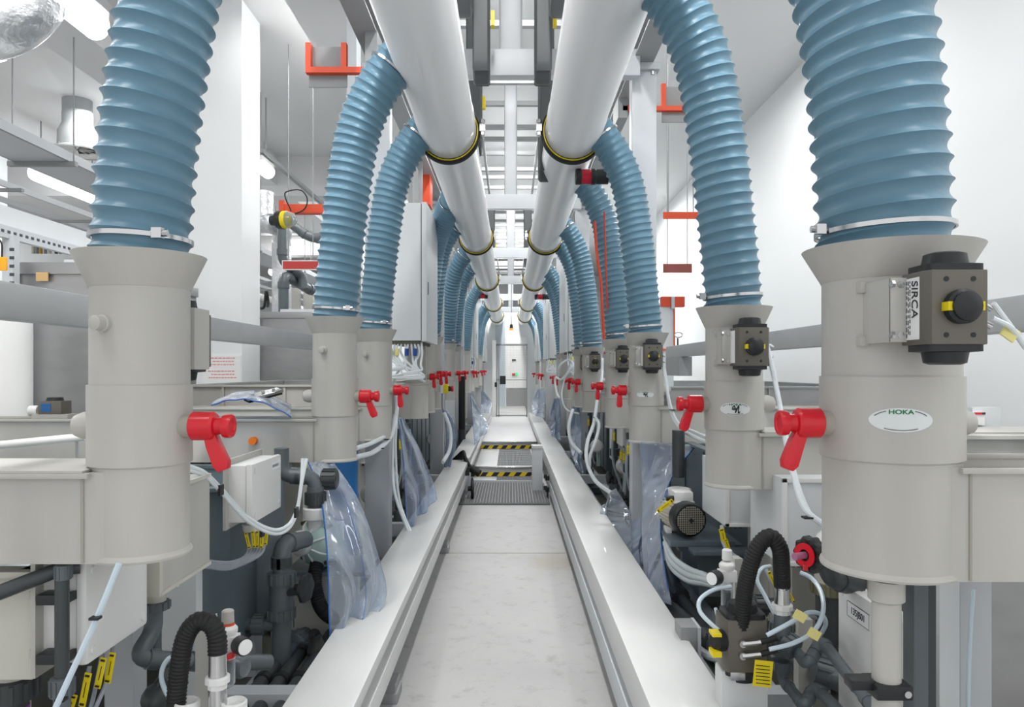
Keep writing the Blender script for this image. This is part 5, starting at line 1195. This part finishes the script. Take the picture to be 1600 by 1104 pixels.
# ================================================================ mid-distance machinery, both rows
def pump_set(s, x, y, label, gp='small pump sets behind the rails'):
    o = thing('pump_set', (x, y, .03), label, 'pump', gp)
    pipe([(x, y, .3), (x, y, 1.05)], .03, PVCD, 'riser', o); union_nut((x, y, .75), (0, 0, 1), .05, .08, o, PVCD)
    pipe([(x + s * .12, y + .1, .35), (x + s * .12, y + .1, .95)], .026, GREENP, 'green_pipe', o)
    MB().lathe([(.06, -.05), (.08, -.03), (.08, .04), (.05, .06)], (x + s * .08, y - .05, .62), (0, 1, 0), 24).build('pump_head', WHITEP, o)
    w2 = wheel((x - s * .06, y - .02, .5), (-s, -.2, 0), .06, o); elbow([(x, y, .32), (x, y - .02, .22), (x + s * .35, y - .02, .22)], .03, PVCD, 'elbow', o)
    union_nut((x - s * .01, y, .4), (0, 0, 1), .048, .06, o, PVC)
    pipe([(x - s * .03, y - .1, 1.0), (x - s * .04, y - .12, .7), (x + s * .05, y - .1, .4)], .012, gc, 'cable', o, smooth=True, n=8)
    cable_tag((x - s * .03, y - .13, .92), (0, 0, 1), .09, o, w_=.011)
    B(x - .1, x + .12, y - .1, y + .12, .03, .1).build('base', TANKD, o); MB().cyl((x, y, .1), (x, y, .32), .05).build('stand', PVC, o)
    return o
sp = [(-1, -1.0, 5.75, 'pump set seen through the gap left of the second left curtain'), (-1, -1.0, 6.6, 'pump set behind the second clear curtain on the left'), (-1, -1.02, 7.3, 'pump set just before the left post below the wide open duct'), (-1, -1.0, 10.2, 'pump set behind the left rail at the steps'),
      (1, 1.0, 6.2, 'pump set behind the rolled curtain on the right'), (1, 1.05, 7.4, 'pump set with dark elbows below the tagged grey cables on the right'), (1, 1.0, 9.3, 'pump set behind the tube loop on the right'), (1, 1.0, 11.2, 'pump set on the right beyond the second post'), (-1, -1.0, 14.5, 'far pump set on the left beyond the black pipe'), (1, 1.0, 15.5, 'far pump set on the right row')]
for a in sp: pump_set(*a)
o = thing('black_pipe', (-.9, 12.0, 0), 'thick black upright pipe standing by the left rail', 'pipe')
pipe([(-.80, 12.05, .44), (-.80, 12.05, 1.47)], .055, RUBBER, 'shaft', o); MB().cyl((-.80, 12.05, .30), (-.80, 12.05, .6), .062).build('lower_sleeve', PVCD, o); MB().cyl((-.80, 12.05, 0), (-.80, 12.05, .31), .05).build('foot', PVCD, o)
tag(B(-.98, -.84, 11.0, 11.03, .35, 1.12).build('guard_panel', CAB), 'pale narrow guard panel left of the black upright pipe', 'panel')
o = thing('emergency_stop', P(690, 615, 8.9), 'yellow and grey emergency stop box with red button on the left row', 'switch')
c = P(691, 607, 8.85); MB().obox(c, (.035, .1, .11)).build('grey_back', WHITEP, o, bevel=.005); MB().obox(c + Vector((.045, 0, 0)), (.06, .1, .11)).build('yellow_case', YELLOW, o, bevel=.006); MB().cyl(c + Vector((.075, 0, 0)), c + Vector((.10, 0, 0)), .03).build('collar', BLACK, o)
MB().lathe([(.018, 0), (.035, .01), (.035, .03), (.025, .035)], c + Vector((.10, 0, 0)), (1, 0, 0), 20).build('red_button', RED, o); pipe([c + Vector((0, 0, -.05)), c + Vector((.0, 0, -.2)), c + Vector((.03, 0, -.35))], .01, gc, 'cable', o, smooth=True, n=6)
B(c.x - .09, c.x - .02, c.y - .02, c.y + .02, c.z - .04, c.z + .04).build('mounting_arm', PP, o)
# cable with plug hanging over the left rail
o = thing('power_plug', P(742, 738, 9.1), 'black cable bundle with a heavy plug slung over the left rail', 'plug')
for i in range(4):
    pipe([P(700 + i * 3, 725 + i * 3, 9.6), P(715, 712 + i * 4, 9.4), P(724, 705 + i * 3, 9.25), P(728, 716 + i * 2, 9.1), P(738, 734, 9.0)], .018, RUBBER, 'cable', o, smooth=True, n=8)
a = P(735, 730, 9.0); b = P(750, 740, 8.95); MB().lathe([(.025, 0), (.05, .02), (.055, .08), (.045, .1), (.045, .14)], a, b - a, 20).build('plug_body', RUBBER, o)
o = tag(wheel(P(736, 763, 8.9), (1, .1, 0), .12, None, m=RUBBER, name='cable_reel', lobes=0, th=.03), 'dark round disc hanging below the plug beside the left rail', 'reel')
B(-.55, -.5, 8.88, 8.92, .3, .4).build('hook', BLACK, o)
o = thing('pipe_fitting_pair', (.42, 9.3, 0), 'black pipe clamps low beside the end post', 'fitting')
for z in (.12, .26): MB().obox((.445, 9.0, z), (.05, .12, .06)).cyl((.42, 8.93, z), (.42, 8.93, z + .05), .02).build('clamp', BLACK, o, bevel=.008)
B(.44, .46, 8.95, 9.05, 0, .1).build('foot', BLACK, o)

# ================================================================ far end: gate and wall
YG = 19.8
def G(px, py): return P(px, py, YG)
g = thing('mesh_gate', (0, YG, H3), 'grey framed wire mesh gate closing the far end of the aisle', 'gate')
x0, x1 = G(775, 0).x, G(824, 0).x; zt = G(0, 537).z; zb = H3 + .02
B(x0, x1, YG, YG + .04, zt - .05, zt).build('top_rail', STEELD, g); B(x0, x1, YG, YG + .04, zb, zb + .03).build('bottom_rail', STEELD, g)
for x in (x0, G(778.5, 0).x, x1 - .03): B(x, x + .03, YG, YG + .05, H3, zt).build('upright', STEELD, g)
zm = G(0, 592.5).z; B(x0, x1, YG, YG + .03, zm - .02, zm).build('middle_rail', STEELD, g)
q = MB(); x = x0 + .03
while x < x1: q.box(x, x + .0018, YG + .015, YG + .018, zb, zt); x += .04
z = zb
while z < zt: q.box(x0, x1, YG + .018, YG + .021, z, z + .0022); z += .045
q.build('mesh', STEELD, g, kind='stuff')
B(G(781, 0).x, G(790, 0).x, YG - .02, YG, G(0, 600).z, G(0, 587).z).build('lock_case', BLACK, g); B(G(773, 0).x, G(776.5, 0).x, YG - .03, YG, G(0, 604).z, G(0, 597).z).build('switch_box', BLACK, g)
B(x0 - .1, x0, YG, YG + .08, H3, zt + .1).build('post', WHITEP, g)
B(-.66, .5, YG - .05, YG + 13, 0, H3 - .02).build('far_floor', FLOORM)['kind'] = 'structure'
bpy.data.objects['far_floor'].name = 'trim_11'
YW = 26
def Wp(px, py): return P(px, py, YW)
def wp_box(a, b, c, d, m, name, par, dy=0.0): return B(Wp(a, 0).x, Wp(b, 0).x, YW - .03 - dy, YW, Wp(0, d).z, Wp(0, c).z).build(name, m, par)
o = thing('end_machine', (0, YW, 0), 'white and grey machine front behind the mesh gate', 'machine')
B(-.95, 1.0, YW, YW + .8, 0, 3.6).build('body', CAB, o)
wp_box(774, 789, 500, 640, mat('bluish_panel', (176, 188, 194), .4), 'left_panel', o); wp_box(791, 823, 527, 606, WHITEP, 'white_door', o, .02); wp_box(791, 823, 608, 646, mat('lower_grey', (160, 160, 160), .4, metal=.5), 'lower_panel', o, .02)
wp_box(800, 806, 561, 563, INK, 'handle', o, .05); wp_box(800, 805, 583, 586, RED, 'red_lamp', o, .05); wp_box(805, 809, 582, 586.5, mat('exit_green', (40, 190, 110), .4, emit=.8), 'green_lamp', o, .05)
o = thing('amber_beacon', P(799, 515, 20), 'small amber lamp hanging above the gate', 'lamp')
c = P(799, 512, 19.7); MB().lathe([(.05, -.05), (.052, 0)], c + Vector((0, 0, -.01)), (0, 0, 1), 20).build('amber_lens', AMBER, o); MB().lathe([(.045, 0), (.035, .1), (.012, .11)], c + Vector((0, 0, -.01)), (0, 0, 1), 20).build('socket', BLACK, o); pipe([c + Vector((0, 0, .1)), c + Vector((0, 0, 3.0))], .008, BLACK, 'cord', o)

# ================================================================ left background
def fluoro(px0, py0, px1, py1, Z0, label, wid=.11):
    "batten lamp parallel to the aisle; ends given in pixels, Z0 the nearer end"
    a = P(px0, py0, Z0); h = a.z - EYE; Z1 = h * FPX / (577 - py1)
    o = thing('fluorescent_lamp', (a.x, (Z0 + Z1) / 2, a.z), label, 'lamp', 'fluorescent batten lamps')
    y0, y1 = sorted((Z0, Z1))
    MB().lathe([(wid * .6, 0), (wid, .03), (wid, y1 - y0 - .03), (wid * .6, y1 - y0)], (a.x, y0, a.z), (0, 1, 0), 20).build('diffuser', GLOW, o)
    B(a.x - wid * .8, a.x + wid * .8, y0, y1, a.z + wid * .5, a.z + wid * 1.25).build('housing', WHITEP, o, bevel=.01)
    q = MB()
    for y in (y0 + .15, y1 - .15): q.cyl((a.x, y, a.z + wid), (a.x, y, CZ), .01, n=8)
    q.build('hanger_rod', STEELD, o); return o
fluoro(-142, -200, 158, 45, 4.0, 'bright fluorescent lamp at the upper left edge of the frame', .105)
fluoro(55, 268, 155, 308, 12.3, 'fluorescent lamp beside the nearest left hose, lower down', .15)
fluoro(402, 255, 425, 270, 11, 'glowing lamp end peeking out right of the white pillar', .10)
fluoro(425, 424, 455, 438, 22, 'distant small fluorescent lamp right of the pillar', .12)
for (px, py, Z, t) in ((168, 40, 5.6, 'perforated steel channel beside the bright upper left lamp'),):
    a = P(150, -25, 5.6); o = tag(B(a.x + .15, a.x + .22, 4, 6.2, a.z, a.z + .05).build('mounting_channel', STEELD), t, 'channel')
a = P(405, 238, 11); tag(B(a.x, a.x + .07, 11, 17, a.z, a.z + .06).build('mounting_channel', STEELD), 'grey steel channel behind the pillar carrying the distant lamps', 'channel')
# foil duct elbow
o = thing('foil_duct', P(20, 40, 4.2), 'crinkled silver foil duct elbow at the top left corner', 'duct')
MB().tube([P(-260, 20, 5.2), P(-120, 30, 5.0), P(-30, 45, 4.9), P(25, 25, 4.9), P(60, -20, 5.0), P(75, -90, 5.2), P(80, -170, 5.4)], .20, n=36, seg=8).build('elbow', FOIL, o)
MB().tube([P(-25, 46, 4.9), P(-20, 45, 4.9)], .21, n=36, seg=1).build('seam_band', CHROME, o)
# swirl diffuser
o = thing('ceiling_diffuser', P(118, 165, 11.7), 'round metal air diffuser hanging from the ceiling on the left', 'diffuser')
c = P(121, 238, 11.5); MB().lathe([(.40, 0), (.41, .015), (.28, .07), (.275, .30), (.215, .44), (.215, .60)], c, (0, 0, 1), 48, cap0=False).build('housing', mat('galvanised', (178, 182, 184), .5, metal=.2, noise=.1), o)
MB().lathe([(.40, 0), (.415, .01), (.29, .06), (.25, .06)], c + Vector((0, 0, -.012)), (0, 0, 1), 48, cap0=False, cap1=False).build('white_flange', WHITEP, o)
q = MB()
for i in range(10):
    t = 2 * math.pi * i / 10; u = Vector((math.cos(t), math.sin(t), 0)); v = Vector((-math.sin(t), math.cos(t), 0)); q.prism([c + u * .03 + Vector((0, 0, .03)), c + u * .26 + v * .03 + Vector((0, 0, .02)), c + u * .26 + v * .14 + Vector((0, 0, .08)), c + u * .03 + v * .02 + Vector((0, 0, .08))], (0, 0, .004))
q.build('swirl_vane', WHITEP, o); pipe([c + Vector((0, 0, .59)), Vector((c.x, c.y, CZ))], .213, MATS['galvanised'], 'duct_neck', o)
# cable tray and pipes
def long_box(name, x0, x1, y0, y1, z0, z1, m, label, cat):
    return tag(B(x0, x1, y0, y1, z0, z1).build(name, m, bevel=.003), label, cat)
a = P(0, 205, 7); 
tr = thing('cable_tray', (a.x - .3, 9, a.z), 'wide grey cable tray hanging from the left ceiling on rods', 'cable tray')
B(a.x - .55, a.x + .05, 4, 22, a.z, a.z + .015).build('pan', STEEL, tr); q = MB(); q.box(a.x - .56, a.x - .54, 4, 22, a.z, a.z + .1).box(a.x + .04, a.x + .06, 4, 22, a.z, a.z + .1); q.build('side_wall', STEEL, tr)
for y in (8.0, 11.0, 14, 17, 20):
    B(a.x - .62, a.x + .12, y, y + .06, a.z - .05, a.z).build('hanger_bar', STEELD, tr); q = MB()
    for dx in (-.58, .09): q.cyl((a.x + dx, y + .03, a.z - .05), (a.x + dx, y + .03, CZ), .008, n=8)
    q.build('rod', STEELD, tr)
a = P(0, 345, 6.5); tag(MB().cyl((a.x, 4, a.z), (a.x, 20, a.z), .06).build('round_pipe', WHITEP), 'white round pipe running back behind the nearest left hose', 'pipe')
a = P(0, 290, 7.5); lad2 = thing('cable_ladder', (a.x, 10, a.z), 'open grey cable ladder at the left below the tray', 'cable ladder')
for dx in (0, .5): B(a.x - dx, a.x - dx + .03, 5, 22, a.z, a.z + .06).build('side_rail', STEEL, lad2)
y = 6
while y < 21: B(a.x - .7, a.x + .15, y, y + .05, a.z - .03, a.z).build('rung', STEELD, lad2); y += 1.6
# perforated strut rack with hanging tools
a = P(0, 350, 4.6); h0 = a.z
rk = thing('strut_rack', (a.x, 6, 0), 'perforated galvanised strut rack behind the nearest left duct', 'rack')
xr = P(0, 0, 5.0).x; xr = -3.3
def hz(px, py): # z at given pixel for plane x = xr
    Z = xr * FPX / (px - 798); return Z, EYE - (py - 577) * Z / FPX
Z0, z0 = hz(5, 365); Z1, z1 = hz(150, 402)
B(xr - .04, xr, Z0 - .6, Z1 + .8, z0 - .02, z0 + .06).build('strut', STEEL, rk); B(xr - .3, xr - .04, Z0 - .6, Z1 + .8, z0 + .06, z0 + .20).build('trunking', CAB, rk)
q = MB(); y = Z0 - .5
while y < Z1 + .7: q.box(xr - .001, xr + .002, y, y + .028, z0 + .012, z0 + .03); y += .06
q.build('slot', PVCD, rk, kind='stuff')
yp = -3.3 * FPX / (15 - 798); B(xr - .05, xr + .02, yp, yp + .07, 0, z0).build('upright', STEEL, rk); q = MB(); z = 1.7
while z < z0 - .05: q.box(xr + .0, xr + .03, yp - .002, yp + .001, z, z + .02); z += .055
q.build('upright_slot', PVCD, rk, kind='stuff')
for i, (px, m_, t) in enumerate(((52, BEIGE, 'pale'), (58, STEELD, 'grey'), (64, mat('ochre', (190, 150, 60), .5), 'ochre'), (71, STEELD, 'slim grey'), (78, BEIGE, 'short pale'), (88, BLACK, 'black hooked'), (95, RUBBER, 'last black'))):
    c = P(px, 392, 5.5); o = thing('hanging_tool', c, '%s tool hanging in a row from the strut rack' % t, 'tool', 'tools on the strut rack')
    pipe([c + Vector((0, 0, -.02)), c + Vector((0, 0, .08))], .012, m_, 'handle', o, n=8); pipe([c + Vector((0, 0, .08)), c + Vector((0, 0, .11)), c + Vector((.015, 0, .12))], .004, CHROME, 'hook', o, n=6)
c = P(3, 412, 4.6); o = thing('orange_tag', c, 'orange plastic tag hanging from a black hook at the left edge', 'tag')
MB().obox(c, (.06, .02, .085)).build('plate', mat('tag_orange', (250, 176, 40), .5), o, bevel=.005); pipe([c + Vector((0, 0, .04)), c + Vector((0, 0, .12)), c + Vector((-.02, 0, .15)), c + Vector((-.03, 0, .12))], .006, BLACK, 'hook', o, smooth=True, n=6)
# stainless tanks
def inox_tank(x0, x1, y0, y1, z0, z1, label):
    o = thing('stainless_tank', ((x0 + x1) / 2, y0, 0), label, 'tank'); B(x0, x1, y0, y1, z0, z1 - .08).build('body', INOX, o); B(x0 - .02, x1 + .02, y0 - .02, y1, z1 - .08, z1).build('lid_rim', INOX, o, bevel=.004); B(x0 + .2, x1 - .2, y0 + .2, y1 - .1, z1, z1 + .05).build('cover', CAB, o)
    B(x0, x0 + .02, y0 - .03, y0, z0, z1 - .08).build('rib', INOX, o); return o
a = P(26, 410, 5.0); b = P(175, 410, 5.0); inox_tank(a.x, -2.82, 5.0, 6.6, 0, a.z + .0, 'tall stainless tank behind the nearest left duct')
MB().obox((P(66, 432, 4.97)), (.08, .008, .06)).build('orange_sticker', mat('sticker', (206, 172, 120), .5), bpy.data.objects['stainless_tank'])
tag(MB().cyl((P(-4, 600, 4.5).x, 4.6, 0), (P(-4, 600, 4.5).x, 4.6, 1.92), .13, n=32).build('white_column', WHITEP), 'white round column at the left edge under the guard beam', 'column')
a = P(405, 487, 9.2); b = P(490, 487, 9.2); inox_tank(a.x, b.x + .2, 9.2, 10.4, 0, a.z, 'lower stainless tank between the pillar and the second left hose')
o = thing('valve_actuator', P(85, 645, 4.2), 'small dark actuator with blue label on the trough rim behind the nearest left duct', 'valve')
c = P(86, 636, 4.15); MB().obox(c, (.13, .1, .075)).build('case', BRONZE, o, bevel=.006); MB().lathe([(.045, 0), (.04, .018)], c + Vector((0, 0, .038)), (0, 0, 1), 20).build('cap', BLACK, o); MB().obox(c + Vector((-.02, -.051, 0)), (.055, .002, .045)).build('blue_label', BLUE, o); MB().lathe([(.03, 0), (.03, .05)], c + Vector((-.09, 0, -.02)), (-1, 0, 0), 16).build('side_cap', WHITEP, o)
MB().box(c.x - .1, c.x + .1, c.y - .05, c.y + .05, c.z - .11, c.z - .037).build('saddle', PP, o)
o = tag(MB().tube([P(-80, 712, 3.2), P(0, 695, 3.25), P(132, 682, 3.35)], .018, n=16, smooth=False).build('tray_pipe', WHITEP), 'white slanting pipe in front of the rear trough at the left edge', 'pipe')
q = MB().cyl(P(120, 690, 3.34), P(120, 720, 3.34), .006).build('pipe_clip', STEELD, o)
# notice on pillar
o = thing('wall_notice', P(348, 575, 8.34), 'white notice with faint red lines on the pillar', 'notice'); a, b = P(318, 555, 8.34), P(376, 600, 8.34)
B(a.x, b.x, 8.335, 8.349, b.z, a.z).build('sheet', PAPER, o); q = MB(); random.seed(5)
for i in range(7):
    if i == 3: continue
    z = a.z - .035 - i * .037; x = a.x + .05 + random.uniform(0, .06)
    while x < b.x - .07: l = random.uniform(.015, .04); q.box(x, x + l, 8.3335, 8.335, z, z + .010); x += l + .008
q.build('red_print', INKR, o)
# red crane arm with siren, signs, pipes right of the pillar
o = thing('warning_light', P(440, 345, 7.5), 'round black and yellow warning light on a red bracket arm', 'lamp')
c = P(432, 344, 7.5); ax = Vector((1, -.25, 0)).normalized()
MB().lathe([(.05, -.06), (.06, 0), (.05, .01)], c, ax, 20).build('rear_cap', BLACK, o); MB().lathe([(.085, .01), (.095, .03), (.095, .08)], c, ax, 24).build('black_ring', BLACK, o); MB().lathe([(.09, .08), (.09, .13)], c, ax, 24).build('yellow_ring', YELLOW, o); MB().lathe([(.088, .13), (.06, .2), (.02, .23)], c, ax, 24).build('clear_dome', GLASS, o)
o = thing('jib_arm', P(470, 325, 7.6), 'red steel jib arm carrying the warning light right of the pillar', 'arm')
a, b = P(438, 320, 7.6), P(560, 334, 7.6); B(a.x, b.x, 7.56, 7.66, b.z, a.z).build('arm', ORANGE, o, bevel=.004); B(a.x, a.x + .05, 7.55, 7.67, b.z - .05, a.z + .04).build('end_plate', ORANGE, o)
MB().tube([P(455, 330, 7.52), P(445, 305, 7.5), P(452, 298, 7.5), P(470, 297, 7.5), P(480, 310, 7.5), P(476, 326, 7.52), P(460, 334, 7.53), P(438, 336, 7.52)], .007, n=6).build('black_cable', BLACK, o)
B(b.x - .1, b.x, 7.5, 7.72, 0, CZ).build('mast', STEEL, o)
def sign(px0, px1, py0, py1, Z, m, label, frame=WHITEP, rods=True):
    a, b = P(px0, py0, Z), P(px1, py1, Z); o = thing('hanging_sign', ((a.x + b.x) / 2, Z, b.z), label, 'sign')
    if frame: B(a.x - .012, b.x + .012, Z, Z + .02, b.z - .012, a.z + .012).build('frame', frame, o)
    B(a.x, b.x, Z - .004, Z + .001, b.z, a.z).build('face', m, o)
    if rods:
        q = MB(); 
        for t in (.15, .85): q.cyl((a.x + (b.x - a.x) * t, Z + .01, a.z), (a.x + (b.x - a.x) * t, Z + .01, CZ), .006, n=6)
        q.build('rod', STEELD, o)
    return o
sign(442, 497, 408, 420, 9.5, mat('sign_red', (186, 62, 56), .5), 'long dull red sign in white frame hanging right of the pillar')
o = thing('grey_bent_pipe', P(440, 500, 11), 'slate grey bent pipe rising behind the lower stainless tank', 'pipe')
elbow([P(443, 488, 11), P(443, 430, 11), P(490, 455, 12), P(560, 470, 13)], .075, PVC, 'bend', o); elbow([P(441, 340, 11), P(441, 408, 11), P(472, 430, 11.3), P(474, 450, 11.3)], .07, PVC, 'upper_bend', o); elbow([P(455, 350, 10), P(485, 372, 10), P(520, 372, 10)], .06, PVC, 'side_bend', o)
tag(MB().tube([P(418, 480, 10.5), P(419, 470, 10.5), P(416, 455, 10.45), P(413, 478, 10.5), P(407, 482, 10.5)], .02, n=8).build('spray_hose', BLACK), 'short black hook shaped hose above the lower stainless tank', 'hose')
for (x0, x1, t) in ((452, 468, 'left'), (474, 490, 'right')):
    a, b = P(x0, 450, 14), P(x1, 450, 14); tag(B(a.x, b.x, 14, 14.1, 0, a.z).build('grey_flap', PP), '%s of two pale upright boards behind the bent pipe' % t, 'board')
tag(MB().tube([P(412, 300, 12), P(412, 340, 12), P(425, 350, 12), P(440, 356, 12.3), P(440, 385, 12.5), P(440, 480, 12.5), P(440, 760, 12.5)], .16, n=28, seg=6).build('foil_bend', FOIL), 'foil wrapped bent duct behind the round warning light', 'duct')
long_box('wall_conduit', -8, -3.2, 20.0, 20.06, EYE + 6.6 * .55, EYE + 6.6 * .56, STEELD, 'thin grey conduit across the far left bay', 'conduit')
# orange bracket frames with grey plates
def orange_bracket(s, px0, px1, py0, py1, Z, label, pl=(0, 0, 0, 0)):
    a, b = P(px0, py0, Z), P(px1, py1, Z); o = thing('orange_bracket', ((a.x + b.x) / 2, Z, b.z), label, 'bracket', None)
    t = .035
    B(a.x, a.x + t, Z, Z + .05, b.z, a.z).build('upright', ORANGE, o); B(b.x - t, b.x, Z, Z + .05, b.z, a.z).build('upright', ORANGE, o)
    xe = (-.93 if s < 0 else .93)
    x0, x1 = sorted((a.x if s < 0 else b.x, xe)); B(x0, x1, Z, Z + .05, b.z - t * 1.1, b.z).build('arm', ORANGE, o)
    p = P(0, pl[1], Z); q_ = P(0, pl[2], Z); B(a.x + .01, b.x - .005, Z + .05, Z + .06, q_.z, p.z).build('grey_plate', STEELD, o, bevel=.002)
    B(xe - .04, xe + .04, Z, Z + .3, b.z - .1, 3.84).build('mount', STEELD, o)
    return o
orange_bracket(-1, 477, 541, 66, 104, 4.9, 'orange U-shaped bracket with grey plate at the upper left', pl=(0, 68, 132, 0))
orange_bracket(1, 1034, 1080, 130, 165, 6.1, 'orange bracket with grey plate right of the nearest right post', pl=(0, 132, 188, 0))
sign(1036, 1092, 331, 342, 8, ORANGE, 'orange bar right of the nearest right post', frame=None)
sign(1036, 1081, 412, 426, 9, mat('sign_brown', (140, 74, 66), .5), 'brownish red sign plate below the orange bar on the right', frame=None)
o = thing('orange_box', P(1052, 475, 8.0), 'orange flat box with a grey strap above a white door on the right', 'box')
a, b = P(1034, 463, 8.0), P(1070, 479, 8.0); B(a.x, b.x, 8, 8.1, b.z, a.z).build('case', ORANGE, o); a2, b2 = P(1049, 463, 7.98), P(1054, 482, 7.98); B(a2.x, b2.x, 7.97, 8.0, b2.z, a2.z).build('strap', STEEL, o)
a, b = P(1030, 480, 8.1), P(1050, 545, 8.1); B(a.x, b.x, 8.02, 8.14, 0, a.z).build('white_door', CAB, o); B(b.x, b.x + .012, 8.0, 8.05, b.z, a.z).build('orange_post', ORANGE, o)
B(a.x, b.x + .03, 8.0, 8.02, b.z - .02, b.z).build('orange_foot', ORANGE, o)
o = thing('ring_marker', P(1059, 540, 7.3), 'small wire ring on a stem at the end of the right guard beam', 'marker')
c = P(1060, 523, 7.4); MB().tube([c + Vector((math.cos(t * .5) * .04, 0, math.sin(t * .5) * .025)) for t in range(13)], .005, n=6).build('ring', STEELD, o); pipe([P(1059, 545, 7.4), P(1059, 528, 7.4)], .008, BLACK, 'stem', o)
# orange box behind left cabinet
a, b = P(641, 262, 8.4), P(662, 316, 8.4); tag(B(a.x + .08, b.x + .06, 8.5, 8.8, b.z, a.z).build('orange_housing', ORANGE, bevel=.004), 'orange housing above the large left cabinet behind the third hose', 'box')
# label on right wall area
o = thing('machine_label', P(1531, 655, 3.0), 'white label with red and black header behind the nearest right duct', 'label')
a, b = P(1523, 644, 3.36), P(1540, 664, 3.36); 
B(P(1515, 0, 3.4).x, P(1560, 0, 3.4).x, 3.38, 3.42, 1.25, P(0, 636, 3.4).z).build('back_panel', CAB, o)
B(a.x, b.x, 3.365, 3.38, b.z, a.z).build('sheet', PAPER, o); B(a.x, a.x + (b.x - a.x) * .7, 3.36, 3.365, a.z - .01, a.z).build('red_header', RED, o); B(a.x + (b.x - a.x) * .7, b.x, 3.36, 3.365, a.z - .01, a.z).build('black_header', INK, o)
